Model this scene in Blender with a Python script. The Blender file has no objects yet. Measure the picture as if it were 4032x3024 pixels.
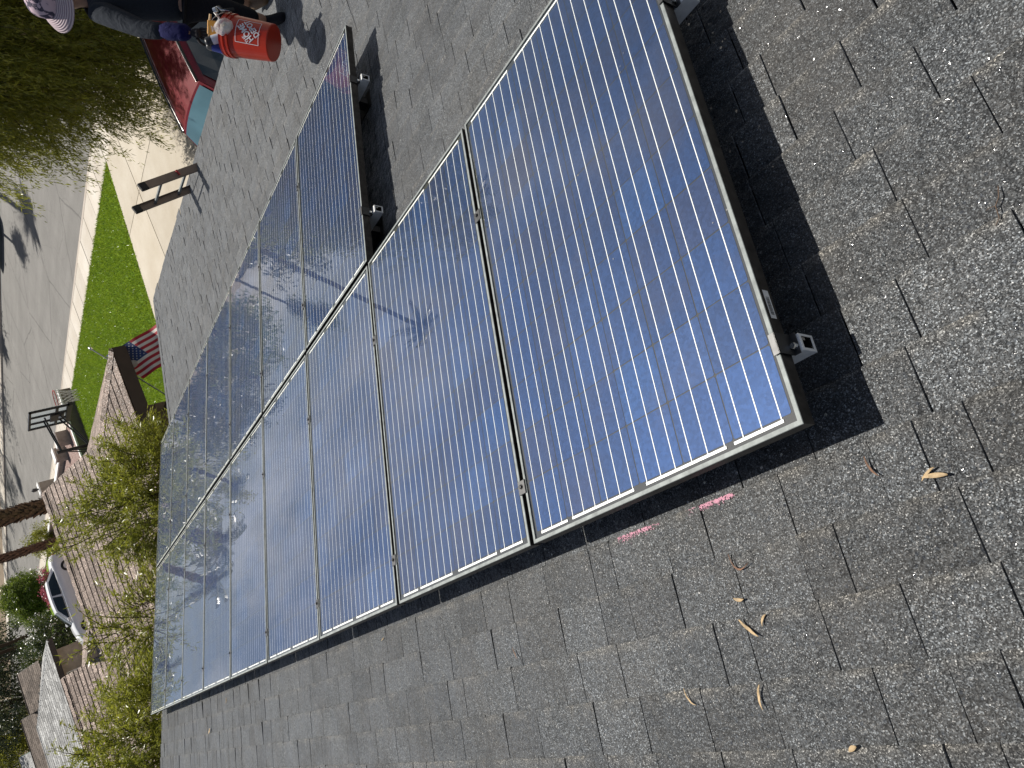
import bpy, bmesh, math, random
import numpy as np
from mathutils import Matrix, Vector, Euler
R_ = math.radians
random.seed(7); RNG = np.random.default_rng(11)
scene = bpy.context.scene
COL = scene.collection

# ------------------------------------------------------------------ camera
cam_d = bpy.data.cameras.new('camera'); cam = bpy.data.objects.new('camera', cam_d); COL.objects.link(cam)
CAM = Vector((-0.8136, 1.4908, 5.4870))
RIGHT = Vector((-0.51852, 0.43144, -0.73823)); DOWN = Vector((0.40803, 0.88358, 0.22979)); FWD = Vector((0.75143, -0.18208, -0.63420))
RIGHT.normalize(); FWD = (FWD - RIGHT*FWD.dot(RIGHT)).normalized(); DOWN = FWD.cross(RIGHT)
m = Matrix((RIGHT, -DOWN, -FWD)).transposed().to_4x4(); m.translation = CAM
cam.matrix_world = m
cam_d.sensor_fit = 'HORIZONTAL'; cam_d.sensor_width = 36.0; cam_d.lens = 25.396
cam_d.clip_start = 0.05; cam_d.clip_end = 3000
scene.camera = cam

# ------------------------------------------------------------------ sky, sun, exposure
SUN = Vector((0.431, -0.416, 0.801)).normalized()
SUN_EL = math.asin(SUN.z); SUN_AZ = math.atan2(SUN.y, SUN.x)
w = bpy.data.worlds.new('World'); scene.world = w; w.use_nodes = True
nt = w.node_tree; nt.nodes.clear()
sky = nt.nodes.new('ShaderNodeTexSky'); sky.sky_type = 'NISHITA'; sky.sun_disc = False
sky.sun_elevation = SUN_EL; sky.sun_rotation = math.pi/2 - SUN_AZ
sky.air_density = 1.0; sky.dust_density = 2.0; sky.ozone_density = 1.0; sky.altitude = 300
bg = nt.nodes.new('ShaderNodeBackground'); bg.inputs[1].default_value = 0.050
# unseen low clouds over the blue sky, kept bright to lighten the panel reflections
tc = nt.nodes.new('ShaderNodeTexCoord'); mp = nt.nodes.new('ShaderNodeMapping')
mp.inputs['Scale'].default_value = (2.2, 3.4, 6.0); mp.inputs['Location'].default_value = (0.3, 0.2, 0.1)
cn = nt.nodes.new('ShaderNodeTexNoise'); cn.inputs['Scale'].default_value = 1.6; cn.inputs['Detail'].default_value = 7; cn.inputs['Roughness'].default_value = 0.6
cr = nt.nodes.new('ShaderNodeValToRGB'); cr.color_ramp.elements[0].position = 0.44; cr.color_ramp.elements[1].position = 0.68
cr.color_ramp.elements[1].color = (0.8, 0.8, 0.8, 1)
cm = nt.nodes.new('ShaderNodeMixRGB'); cm.inputs[2].default_value = (16.0, 16.2, 16.6, 1)
nt.links.new(tc.outputs['Generated'], mp.inputs[0]); nt.links.new(mp.outputs[0], cn.inputs['Vector'])
nt.links.new(cn.outputs['Fac'], cr.inputs[0]); sx = nt.nodes.new('ShaderNodeSeparateXYZ'); nt.links.new(tc.outputs['Generated'], sx.inputs[0])
zr = nt.nodes.new('ShaderNodeValToRGB'); zr.color_ramp.elements[0].position = 0.26; zr.color_ramp.elements[0].color = (1, 1, 1, 1); zr.color_ramp.elements[1].position = 0.55; zr.color_ramp.elements[1].color = (.12, .12, .12, 1)
nt.links.new(sx.outputs['Z'], zr.inputs[0]); ml = nt.nodes.new('ShaderNodeMath'); ml.operation = 'MULTIPLY'; nt.links.new(cr.outputs[0], ml.inputs[0]); nt.links.new(zr.outputs[0], ml.inputs[1]); nt.links.new(ml.outputs[0], cm.inputs[0]); nt.links.new(sky.outputs[0], cm.inputs[1])
nt.links.new(cm.outputs[0], bg.inputs[0])
wo = nt.nodes.new('ShaderNodeOutputWorld'); nt.links.new(bg.outputs[0], wo.inputs[0])
sd = bpy.data.lights.new('sun', 'SUN'); sd.energy = 5.0; sd.angle = R_(0.55); sd.color = (1.0, 0.95, 0.87)
sun = bpy.data.objects.new('sun', sd); COL.objects.link(sun)
sun.rotation_mode = 'QUATERNION'; sun.rotation_quaternion = SUN.to_track_quat('Z', 'Y'); sun.location = (20, -20, 40)
vs = scene.view_settings; vs.view_transform = 'Standard'; vs.look = 'None'; vs.exposure = 0.22; vs.gamma = 1.0; vs.use_curve_mapping = False
scene.cycles.max_bounces = 8; scene.cycles.transparent_max_bounces = 12; scene.cycles.sample_clamp_indirect = 6

# ------------------------------------------------------------------ helpers
def set_props(o, label=None, cat=None, group=None, kind=None):
    if label: o['label'] = label
    if cat: o['category'] = cat
    if group: o['group'] = group
    if kind: o['kind'] = kind
    return o
def thing(name, label, cat, loc=(0, 0, 0), rot=(0, 0, 0), group=None):
    o = bpy.data.objects.new(name, None); COL.objects.link(o); o.location = loc; o.rotation_euler = rot
    o.empty_display_size = 0.2
    return set_props(o, label, cat, group)
class MB:
    """mesh collector"""
    def __init__(s): s.v = []; s.f = []; s.mi = []
    def add(s, verts, faces, mi=0):
        b = len(s.v); s.v += [tuple(v) for v in verts]; s.f += [tuple(i+b for i in f) for f in faces]; s.mi += [mi]*len(faces); return s
    def box(s, lo, hi, mi=0, mat=None):
        x0, y0, z0 = lo; x1, y1, z1 = hi
        vs_ = [(x0,y0,z0),(x1,y0,z0),(x1,y1,z0),(x0,y1,z0),(x0,y0,z1),(x1,y0,z1),(x1,y1,z1),(x0,y1,z1)]
        if mat is not None: vs_ = [tuple(mat @ Vector(v)) for v in vs_]
        return s.add(vs_, [(0,3,2,1),(4,5,6,7),(0,1,5,4),(1,2,6,5),(2,3,7,6),(3,0,4,7)], mi)
    def prism(s, poly, axis_fn, a, b, mi=0):
        n = len(poly); V = [axis_fn(p, a) for p in poly]+[axis_fn(p, b) for p in poly]
        F = [tuple(range(n))[::-1], tuple(range(n, 2*n))]+[(i, (i+1) % n, n+(i+1) % n, n+i) for i in range(n)]
        return s.add(V, F, mi)
    def tube(s, pts, rad, n=8, mi=0, caps=True):
        pts = [Vector(p) for p in pts]; rad = [rad]*len(pts) if not hasattr(rad, '__len__') else rad
        V = []; F = []; prev = None
        for i, p in enumerate(pts):
            d = (pts[min(i+1, len(pts)-1)]-pts[max(i-1, 0)])
            if d.length < 1e-9: d = Vector((0, 0, 1))
            d.normalize()
            if prev is None:
                a = d.cross(Vector((0, 0, 1)) if abs(d.z) < .9 else Vector((1, 0, 0))).normalized()
            else:
                a = (prev - d*prev.dot(d))
                a = a.normalized() if a.length > 1e-6 else d.orthogonal().normalized()
            prev = a; b = d.cross(a)
            for k in range(n):
                t = 2*math.pi*k/n; V.append(p+(a*math.cos(t)+b*math.sin(t))*rad[i])
        for i in range(len(pts)-1):
            for k in range(n):
                F.append((i*n+k, i*n+(k+1) % n, (i+1)*n+(k+1) % n, (i+1)*n+k))
        if caps: F.append(tuple(range(n))[::-1]); F.append(tuple(range((len(pts)-1)*n, len(pts)*n)))
        return s.add(V, F, mi)
    def lathe(s, prof, n=24, mi=0, mat=None):
        V = []; F = []
        for (r, z) in prof:
            for k in range(n):
                t = 2*math.pi*k/n; v = Vector((r*math.cos(t), r*math.sin(t), z)); V.append(mat @ v if mat is not None else v)
        for i in range(len(prof)-1):
            for k in range(n): F.append((i*n+k, i*n+(k+1) % n, (i+1)*n+(k+1) % n, (i+1)*n+k))
        return s.add(V, F, mi)
    def mesh(s, name, mats, smooth=False):
        me = bpy.data.meshes.new(name); me.from_pydata(s.v, [], s.f); 
        for mm in (mats if isinstance(mats, (list, tuple)) else [mats]): me.materials.append(mm)
        if any(s.mi): me.polygons.foreach_set('material_index', s.mi)
        if smooth: me.polygons.foreach_set('use_smooth', [True]*len(me.polygons))
        me.update(); return me
    def build(s, name, mats, parent=None, smooth=False, **kw):
        o = bpy.data.objects.new(name, s.mesh(name, mats, smooth)); COL.objects.link(o)
        if parent is not None: o.parent = parent
        return set_props(o, **kw)
def link(name, me, parent=None, mtx=None, **kw):
    o = bpy.data.objects.new(name, me); COL.objects.link(o)
    if parent is not None: o.parent = parent
    if mtx is not None: o.matrix_basis = mtx
    return set_props(o, **kw)
def np_mesh(name, V, quads, mat, smooth=False):
    me = bpy.data.meshes.new(name); k = quads.shape[1]
    me.vertices.add(len(V)); me.vertices.foreach_set('co', np.ascontiguousarray(V, dtype=np.float32).ravel())
    me.loops.add(quads.size); me.loops.foreach_set('vertex_index', np.ascontiguousarray(quads, dtype=np.int32).ravel())
    me.polygons.add(len(quads)); me.polygons.foreach_set('loop_start', np.arange(0, quads.size, k, dtype=np.int32))
    try: me.polygons.foreach_set('loop_total', np.full(len(quads), k, dtype=np.int32))
    except Exception: pass
    if smooth: me.polygons.foreach_set('use_smooth', np.ones(len(quads), dtype=bool))
    me.update(calc_edges=True); me.materials.append(mat); me.validate(); return me
def project(p):
    d = Vector(p)-CAM; z = d.dot(FWD)
    if z <= .05: return None
    k = 25.396/36*1024/z
    return (512+d.dot(RIGHT)*k, 384+d.dot(DOWN)*k, z)
def bevel(o, wdt=.01, seg=2):
    mod = o.modifiers.new('bevel', 'BEVEL'); mod.width = wdt; mod.segments = seg; mod.limit_method = 'ANGLE'; return o

# ------------------------------------------------------------------ materials
class NT:
    def __init__(s, name):
        s.m = bpy.data.materials.new(name); s.m.use_nodes = True; s.t = s.m.node_tree; s.t.nodes.clear()
        s.out = s.n('ShaderNodeOutputMaterial'); s.b = s.n('ShaderNodeBsdfPrincipled'); s.l(s.b.outputs[0], s.out.inputs[0])
    def n(s, t, **kw):
        nd = s.t.nodes.new(t)
        for k, v in kw.items(): setattr(nd, k, v)
        return nd
    def l(s, a, b): s.t.links.new(a, b)
    def noise(s, scale, detail=3, rough=.5, vec=None, dist=0):
        nd = s.n('ShaderNodeTexNoise'); nd.inputs['Scale'].default_value = scale; nd.inputs['Detail'].default_value = detail
        nd.inputs['Roughness'].default_value = rough; nd.inputs['Distortion'].default_value = dist
        if vec is not None: s.l(vec, nd.inputs['Vector'])
        return nd
    def voro(s, scale, vec=None, feature='F1'):
        nd = s.n('ShaderNodeTexVoronoi'); nd.feature = feature; nd.inputs['Scale'].default_value = scale
        if vec is not None: s.l(vec, nd.inputs['Vector'])
        return nd
    def ramp(s, fac, stops):
        r = s.n('ShaderNodeValToRGB'); e = r.color_ramp.elements
        while len(e) < len(stops): e.new(0.5)
        for el, (p, c) in zip(e, stops):
            el.position = p; el.color = (c[0], c[1], c[2], 1) if hasattr(c, '__len__') else (c, c, c, 1)
        s.l(fac, r.inputs[0]); return r
    def mix(s, fac, a, b, mode='MIX'):
        r = s.n('ShaderNodeMixRGB', blend_type=mode)
        for i, v in ((0, fac), (1, a), (2, b)):
            if hasattr(v, 'is_output'): s.l(v, r.inputs[i])
            elif i == 0: r.inputs[0].default_value = v
            else: r.inputs[i].default_value = (*v, 1)
        return r.outputs[0]
    def math(s, op, a, b=None, c=None):
        r = s.n('ShaderNodeMath', operation=op)
        for i, v in enumerate((a, b, c)):
            if v is None: continue
            if hasattr(v, 'is_output'): s.l(v, r.inputs[i])
            else: r.inputs[i].default_value = v
        return r.outputs[0]
    def pos(s): return s.n('ShaderNodeNewGeometry').outputs['Position']
    def obj(s): return s.n('ShaderNodeTexCoord').outputs['Object']
    def mapped(s, vec, scale=(1, 1, 1), rot=(0, 0, 0)):
        mpn = s.n('ShaderNodeMapping'); mpn.inputs['Scale'].default_value = scale; mpn.inputs['Rotation'].default_value = rot
        s.l(vec, mpn.inputs[0]); return mpn.outputs[0]
    def rand(s):
        a = s.n('ShaderNodeObjectInfo').outputs['Random']; b = s.n('ShaderNodeNewGeometry').outputs['Random Per Island']
        return s.math('FRACT', s.math('ADD', s.math('MULTIPLY', a, 7.13), s.math('MULTIPLY', b, 3.77)))
    def bump(s, h, strength=.3, dist=.01):
        bp = s.n('ShaderNodeBump'); bp.inputs['Strength'].default_value = strength; bp.inputs['Distance'].default_value = dist
        s.l(h, bp.inputs['Height']); s.l(bp.outputs[0], s.b.inputs['Normal']); return bp
    def set(s, **kw):
        for k, v in kw.items():
            k = {'color': 'Base Color', 'rough': 'Roughness', 'metal': 'Metallic', 'spec': 'Specular IOR Level', 'coat': 'Coat Weight', 'alpha': 'Alpha'}.get(k, k)
            if hasattr(v, 'is_output'): s.l(v, s.b.inputs[k])
            elif k == 'Base Color': s.b.inputs[k].default_value = (*v, 1)
            else: s.b.inputs[k].default_value = v
        return s
def simple(name, col, rough=.6, metal=0., var=.12, scale=8, spec=.5, bumpv=0.0, coat=0.0):
    t = NT(name); nz = t.noise(scale, 4, .6, t.obj())
    c0 = tuple(max(0, c*(1-var*1.6)) for c in col); c1 = tuple(min(1, c*(1+var*1.6)) for c in col)
    r = t.ramp(nz.outputs[0], [(.3, c0), (.7, c1)])
    t.set(color=r.outputs[0], rough=rough, metal=metal, spec=spec, coat=coat)
    if bumpv: t.bump(t.noise(scale*6, 4, .6, t.obj()).outputs[0], bumpv, .01)
    return t.m
MAT = {}
def mat_shingle(name, base, warm, grain=400., glint=.36, rough=.62, spec=.35, flake=95., relief=.9, contrast=1.0, sheen=0.0, pale_edge=False):
    t = NT(name); P = t.pos(); rd = t.rand()
    v = t.voro(grain, P); sep = t.n('ShaderNodeSeparateColor'); t.l(v.outputs['Color'], sep.inputs[0])
    # granule colour: mostly dark, some grey, a few pale and brown
    k = lambda f: tuple(min(1, b*(1+(f-1)*contrast)) for b in base)
    g = t.ramp(sep.outputs[0], [(0, k(.16)), (.45, k(.62)), (.78, k(1.6)), (.93, k(3.0)), (1, k(7.0))])
    tone = t.ramp(rd, [(0, .70), (.5, 1.0), (1, 1.32)])
    c = t.mix(1.0, g.outputs[0], tone.outputs[0], 'MULTIPLY')
    big = t.noise(3.1, 4, .65, P)
    wm = t.ramp(big.outputs[0], [(.45, 0), (.75, .45)])
    c = t.mix(wm.outputs[0], c, warm)
    if pale_edge:  # patchy lighter, warmer granules towards the butt edge
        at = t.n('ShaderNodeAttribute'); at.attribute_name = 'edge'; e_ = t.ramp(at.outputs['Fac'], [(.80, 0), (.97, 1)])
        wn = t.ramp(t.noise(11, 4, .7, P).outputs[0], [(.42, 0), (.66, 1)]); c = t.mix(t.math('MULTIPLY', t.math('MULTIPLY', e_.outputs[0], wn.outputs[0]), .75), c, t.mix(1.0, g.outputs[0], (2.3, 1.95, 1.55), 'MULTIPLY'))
    bl = t.ramp(t.noise(.9, 4, .6, P).outputs[0], [(.35, .82), (.65, 1.15)])
    c = t.mix(1.0, c, bl.outputs[0], 'MULTIPLY')
    # every granule has its own facet; a few larger flat flakes flash in the sun
    bpn = t.n('ShaderNodeBump'); bpn.inputs['Strength'].default_value = relief; bpn.inputs['Distance'].default_value = .024
    h1 = t.noise(7, 3, .6, P); h2 = t.noise(38, 3, .6, P); t.l(t.math('ADD', h1.outputs[0], t.math('MULTIPLY', h2.outputs[0], .35)), bpn.inputs['Height'])
    fl = t.voro(flake, P); fs = t.n('ShaderNodeSeparateColor'); t.l(fl.outputs['Color'], fs.inputs[0])
    isf = t.math('MULTIPLY', 1.0 if flake > 50 else 0.0, t.math('MULTIPLY', t.math('GREATER_THAN', fs.outputs[0], .78), t.math('LESS_THAN', fl.outputs['Distance'], .36)))
    def facet(col, amt):
        sub = t.n('ShaderNodeVectorMath', operation='SUBTRACT'); t.l(col, sub.inputs[0]); sub.inputs[1].default_value = (.5, .5, .5)
        sc = t.n('ShaderNodeVectorMath', operation='SCALE'); t.l(sub.outputs[0], sc.inputs[0]); sc.inputs['Scale'].default_value = amt; return sc.outputs[0]
    ad = t.n('ShaderNodeVectorMath', operation='ADD'); t.l(bpn.outputs[0], ad.inputs[0]); t.l(t.mix(isf, facet(v.outputs['Color'], glint), facet(fl.outputs['Color'], .85)), ad.inputs[1])
    nm = t.n('ShaderNodeVectorMath', operation='NORMALIZE'); t.l(ad.outputs[0], nm.inputs[0]); t.l(nm.outputs[0], t.b.inputs['Normal'])
    rr = t.ramp(sep.outputs[2], [(0, rough+.25), (.7, rough), (1, .30)])
    rr2 = t.mix(isf, rr.outputs[0], (.10, .10, .10))
    t.set(color=c, rough=rr2, spec=t.math('ADD', spec, t.math('MULTIPLY', isf, .6))); t.l(t.ramp(t.noise(5.5, 4, .65, P).outputs[0], [(.36, sheen*.45), (.60, sheen)]).outputs[0], t.b.inputs['Sheen Weight']); t.b.inputs['Sheen Roughness'].default_value = .5; t.b.inputs['Sheen Tint'].default_value = (.95, .97, 1, 1); return t.m
MAT['shingle'] = mat_shingle('charcoal_shingle', (.036, .039, .041), (.050, .044, .036), sheen=.55, pale_edge=True)
MAT['brown_shingle'] = mat_shingle('brown_shingle', (.25, .20, .17), (.28, .225, .19), grain=70, glint=.2, rough=.8, spec=.2, flake=20., relief=.1, contrast=.45)
MAT['pale_shingle'] = mat_shingle('pale_shingle', (.36, .36, .35), (.40, .39, .36), grain=40, glint=.15, rough=.85, spec=.15, flake=20., relief=.05, contrast=.25)
MAT['taupe_shingle'] = mat_shingle('taupe_shingle', (.15, .125, .105), (.17, .14, .12), grain=40, glint=.15, rough=.85, spec=.15, flake=20., relief=.05, contrast=.25)
MAT['felt'] = simple('roof_felt', (.012, .012, .013), .95, spec=.1)
MAT['fascia'] = simple('dark_brown_fascia', (.045, .032, .024), .6, scale=5)
MAT['stucco'] = simple('beige_stucco', (.38, .32, .25), .9, scale=4, bumpv=.4)
MAT['block'] = simple('slump_block', (.15, .125, .09), .9, scale=6, bumpv=.5)
MAT['tanwall'] = simple('tan_yard_wall', (.34, .29, .24), .9, scale=6, bumpv=.3)
MAT['alu'] = simple('dull_aluminium', (.22, .24, .235), .65, metal=.3, scale=30, var=.18)
MAT['alu_dark'] = simple('dark_aluminium', (.10, .10, .10), .45, metal=.9, scale=30)
MAT['tube'] = simple('mill_aluminium', (.82, .82, .80), .4, metal=.1, scale=30, var=.08)
MAT['side_and_bore'] = simple('bronze_side_shaded_bore', (.055, .050, .045), .45, metal=.6, scale=30, var=.3)
MAT['steel'] = simple('bright_steel', (.72, .72, .70), .25, metal=1.0)
MAT['blackmetal'] = simple('black_metal', (.018, .018, .02), .4)
MAT['rubber'] = simple('black_rubber', (.02, .02, .02), .75)
MAT['white'] = simple('white_paint', (.78, .77, .74), .55)
MAT['tin'] = simple('tinned_ribbon', (.88, .89, .88), .45, metal=0.0, var=.03, spec=.8)
MAT['backsheet'] = simple('dark_backsheet', (.008, .012, .016), .6)
# solar cell: polycrystalline blue, each cell with its own tint
t = NT('blue_cell'); rd = t.rand(); P = t.obj()
c = t.ramp(rd, [(0, (.019, .040, .102)), (.35, (.021, .049, .130)), (.6, (.020, .043, .112)), (.8, (.026, .043, .100)), (1, (.022, .057, .150))])
cry = t.voro(120, t.pos()); sp = t.n('ShaderNodeSeparateColor'); t.l(cry.outputs['Color'], sp.inputs[0])
cc = t.mix(1.0, c.outputs[0], t.ramp(sp.outputs[0], [(0, .86), (1, 1.14)]).outputs[0], 'MULTIPLY')
big = t.noise(5.0, 4, .6, t.pos()); cc = t.mix(t.ramp(big.outputs[0], [(.48, 0), (.75, .45)]).outputs[0], cc, (.040, .043, .070))
t.set(color=cc, rough=.52, metal=.72, spec=.3); MAT['cell'] = t.m
# panel glass: clear, reflecting, a little dusty
t = NT('panel_glass'); t.t.nodes.remove(t.b)
tr = t.n('ShaderNodeBsdfTransparent'); tr.inputs[0].default_value = (.97, .98, .98, 1)
gl = t.n('ShaderNodeBsdfGlossy'); gl.inputs['Roughness'].default_value = .014; gl.inputs[0].default_value = (1, 1, 1, 1)
fr = t.n('ShaderNodeFresnel'); fr.inputs[0].default_value = 1.62
mx = t.n('ShaderNodeMixShader'); t.l(fr.outputs[0], mx.inputs[0]); t.l(tr.outputs[0], mx.inputs[1]); t.l(gl.outputs[0], mx.inputs[2])
P = t.pos()
wv = t.noise(1.7, 2, .5, P); bp = t.n('ShaderNodeBump'); bp.inputs['Strength'].default_value = .05; bp.inputs['Distance'].default_value = .02
t.l(wv.outputs[0], bp.inputs['Height']); t.l(bp.outputs[0], gl.inputs['Normal'])
df = t.n('ShaderNodeBsdfDiffuse'); df.inputs[0].default_value = (.34, .33, .32, 1)
st = t.noise(4.0, 6, .7, t.mapped(t.obj(), (6, .55, 1))); ds = t.ramp(st.outputs[0], [(.40, .004), (.62, .014), (.80, .055)])
spv = t.voro(26, t.obj()); sps = t.ramp(spv.outputs['Distance'], [(0, .7), (.055, .5), (.075, 0)])
keep = t.noise(7, 2, .5, t.obj()); kp = t.ramp(keep.outputs[0], [(.60, 0), (.64, 1)])
fac = t.math('ADD', t.math('MULTIPLY', sps.outputs[0], kp.outputs[0]), ds.outputs[0])
m2 = t.n('ShaderNodeMixShader'); t.l(fac, m2.inputs[0]); t.l(mx.outputs[0], m2.inputs[1]); t.l(df.outputs[0], m2.inputs[2]); t.l(m2.outputs[0], t.out.inputs[0])
MAT['glass'] = t.m
def mat_glass_dark(name, col=(.012, .02, .022), rough=.04):
    t = NT(name); nz = t.noise(2, 2, .5, t.obj()); r = t.ramp(nz.outputs[0], [(.3, tuple(c*.8 for c in col)), (.7, tuple(c*1.25 for c in col))]); t.set(color=r.outputs[0], rough=rough, spec=.8); return t.m
MAT['carglass'] = mat_glass_dark('car_glass'); MAT['windshield'] = mat_glass_dark('windshield_glass', (.10, .20, .24), .05)
def mat_carpaint(name, col):
    t = NT(name); nz = t.noise(220, 2, .5, t.obj()); r = t.ramp(nz.outputs[0], [(.35, tuple(c*.85 for c in col)), (.65, tuple(min(1, c*1.15) for c in col))])
    t.set(color=r.outputs[0], rough=.55, coat=.7, spec=.1); t.b.inputs['Coat Roughness'].default_value = .02; return t.m
MAT['redpaint'] = mat_carpaint('red_car_paint', (.15, .004, .010)); MAT['whitepaint'] = mat_carpaint('white_car_paint', (.80, .81, .82)); MAT['blackpaint'] = mat_carpaint('black_car_paint', (.015, .015, .017))
MAT['taillight'] = simple('tail_light_red', (.45, .02, .03), .2); MAT['headlight'] = simple('headlight_clear', (.6, .62, .64), .1)
def mat_leaf(name, a, b, dead=None, trans=.45):
    t = NT(name); g = t.n('ShaderNodeNewGeometry')
    st = [(0, a), (.75, b)] + ([(.93, b), (1, dead)] if dead else [(1, b)])
    r = t.ramp(g.outputs['Random Per Island'], st)
    c = t.mix(.5, r.outputs[0], t.ramp(t.noise(1.3, 3, .6, t.pos()).outputs[0], [(.3, a), (.7, b)]).outputs[0])
    t.set(color=c, rough=.33, spec=.6)
    tl = t.n('ShaderNodeBsdfTranslucent'); t.l(t.mix(.35, c, (.20, .22, .02)), tl.inputs[0]); mx = t.n('ShaderNodeMixShader'); mx.inputs[0].default_value = trans
    t.l(t.b.outputs[0], mx.inputs[1]); t.l(tl.outputs[0], mx.inputs[2]); t.l(mx.outputs[0], t.out.inputs[0]); return t.m
MAT['leaf_yellow'] = mat_leaf('yellow_green_leaf', (.18, .22, .028), (.40, .40, .06), (.36, .22, .11), trans=.5)
MAT['leaf_olive'] = mat_leaf('olive_leaf', (.10, .125, .018), (.40, .40, .055), (.32, .20, .10), trans=.5)
MAT['leaf_green'] = mat_leaf('fresh_green_leaf', (.08, .14, .022), (.17, .24, .045))
MAT['leaf_dark'] = mat_leaf('dark_green_leaf', (.025, .05, .02), (.05, .085, .035), trans=.3)
MAT['leaf_grey'] = mat_leaf('grey_green_leaf', (.05, .075, .05), (.085, .115, .08), trans=.3)
MAT['frond'] = mat_leaf('palm_frond', (.045, .075, .02), (.08, .11, .035), (.2, .15, .08), trans=.3)
MAT['pink'] = mat_leaf('magenta_bract', (.42, .04, .14), (.60, .10, .25), trans=.4)
MAT['flower'] = mat_leaf('white_blossom', (.7, .7, .65), (.8, .8, .76), trans=.2)
MAT['bark'] = simple('brown_bark', (.075, .052, .035), .9, scale=14, bumpv=.6)
MAT['boot'] = simple('palm_leaf_boot', (.16, .095, .060), .9, scale=12, var=.35)
MAT['palmcore'] = simple('palm_trunk_fibre', (.060, .036, .024), .95, scale=12)
# ground materials
t = NT('asphalt'); P = t.pos(); n1 = t.noise(60, 4, .7, P); n2 = t.noise(.35, 5, .65, P)
streak = t.noise(1.0, 4, .6, t.mapped(P, (.12, 1.6, 1)))
c = t.ramp(n1.outputs[0], [(.3, (.148, .142, .132)), (.7, (.208, .200, .186))])
c2 = t.mix(1.0, c.outputs[0], t.ramp(n2.outputs[0], [(.3, .85), (.7, 1.12)]).outputs[0], 'MULTIPLY')
c2 = t.mix(1.0, c2, t.ramp(streak.outputs[0], [(.3, .88), (.7, 1.10)]).outputs[0], 'MULTIPLY')
vc = t.voro(.28, t.mapped(P, (1, .9, 1)), 'DISTANCE_TO_EDGE'); wob = t.noise(1.3, 4, .6, P)
mixv = t.n('ShaderNodeMixRGB'); mixv.inputs[0].default_value = .22; t.l(P, mixv.inputs[1]); t.l(wob.outputs['Color'], mixv.inputs[2]); t.l(mixv.outputs[0], vc.inputs['Vector'])
ck = t.ramp(vc.outputs['Distance'], [(0, .52), (.006, .75), (.012, 1)])
vc2 = t.voro(.75, mixv.outputs[0], 'DISTANCE_TO_EDGE'); ck2 = t.ramp(vc2.outputs['Distance'], [(0, .80), (.012, 1)])
c2 = t.mix(1.0, c2, ck.outputs[0], 'MULTIPLY'); c2 = t.mix(1.0, c2, ck2.outputs[0], 'MULTIPLY')
t.set(color=c2, rough=.85, spec=.3); t.bump(n1.outputs[0], .3, .01); MAT['asphalt'] = t.m
def mat_conc(name, col):
    t = NT(name); P = t.pos(); rd = t.rand(); n1 = t.noise(40, 4, .7, P); n2 = t.noise(.8, 6, .65, P); sv = t.voro(2.2, P)
    c = t.ramp(n1.outputs[0], [(.3, tuple(x*.93 for x in col)), (.7, tuple(min(1, x*1.05) for x in col))])
    c2 = t.mix(1.0, c.outputs[0], t.ramp(n2.outputs[0], [(.25, (.82, .78, .72)), (.7, (1.04, 1.04, 1.04))]).outputs[0], 'MULTIPLY')
    c2 = t.mix(1.0, c2, t.ramp(rd, [(0, .92), (1, 1.05)]).outputs[0], 'MULTIPLY')
    c2 = t.mix(1.0, c2, t.ramp(sv.outputs['Distance'], [(0, .6), (.05, .9), (.08, 1)]).outputs[0], 'MULTIPLY')
    t.set(color=c2, rough=.85, spec=.3); t.bump(n1.outputs[0], .2, .005); return t.m
MAT['conc'] = mat_conc('driveway_concrete', (.50, .455, .38)); MAT['walk'] = mat_conc('sidewalk_concrete', (.56, .52, .46)); MAT['kerb'] = mat_conc('kerb_concrete', (.46, .41, .36))
t = NT('lawn_soil'); P = t.pos(); n1 = t.noise(1.2, 6, .7, P)
t.set(color=t.ramp(n1.outputs[0], [(.3, (.12, .21, .02)), (.55, (.17, .27, .03)), (.75, (.26, .28, .06))]).outputs[0], rough=.95, spec=.1); MAT['lawn'] = t.m
MAT['grass'] = mat_leaf('grass_blade', (.15, .27, .018), (.30, .42, .035), (.40, .34, .10), trans=.4)
t = NT('earth'); P = t.pos(); n1 = t.noise(.5, 7, .7, P); t.set(color=t.ramp(n1.outputs[0], [(.3, (.16, .12, .085)), (.7, (.26, .21, .15))]).outputs[0], rough=.95, spec=.1); MAT['earth'] = t.m
t = NT('pink_gravel'); P = t.pos(); v = t.voro(22, P); sp = t.n('ShaderNodeSeparateColor'); t.l(v.outputs['Color'], sp.inputs[0])
t.set(color=t.ramp(sp.outputs[0], [(0, (.16, .105, .09)), (.6, (.28, .19, .165)), (1, (.42, .33, .30))]).outputs[0], rough=.9, spec=.2); t.bump(v.outputs['Distance'], .6, .02); MAT['gravel'] = t.m
# small things
def mat_flag():
    return simple('flag_red', (.42, .020, .035), .7, scale=3), simple('flag_white', (.72, .68, .62), .7, scale=3), simple('flag_blue', (.025, .050, .16), .7, scale=3)
MAT['fred'], MAT['fwhite'], MAT['fblue'] = mat_flag()
t = NT('orange_plastic'); n = t.noise(5, 3, .5, t.obj()); t.set(color=t.ramp(n.outputs[0], [(.3, (.38, .020, .005)), (.7, (.47, .031, .007))]).outputs[0], rough=.35); MAT['orange'] = t.m
MAT['letter'] = simple('white_print', (.70, .70, .72), .5, var=.04)
MAT['wood'] = simple('pale_handle_wood', (.55, .36, .16), .55, scale=10); MAT['oldwood'] = simple('worn_wood', (.30, .21, .11), .7, scale=14)
MAT['amber'] = simple('amber_plastic', (.55, .26, .04), .4); MAT['blueplastic'] = simple('blue_plastic', (.02, .035, .22), .4)
MAT['paper'] = simple('white_label_paper', (.62, .66, .74), .6, var=.05)
t = NT('plastic_bag'); t.set(color=(.80, .76, .74), rough=.15); t.b.inputs['Alpha'].default_value = .55; t.b.inputs['Transmission Weight'].default_value = .0
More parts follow.
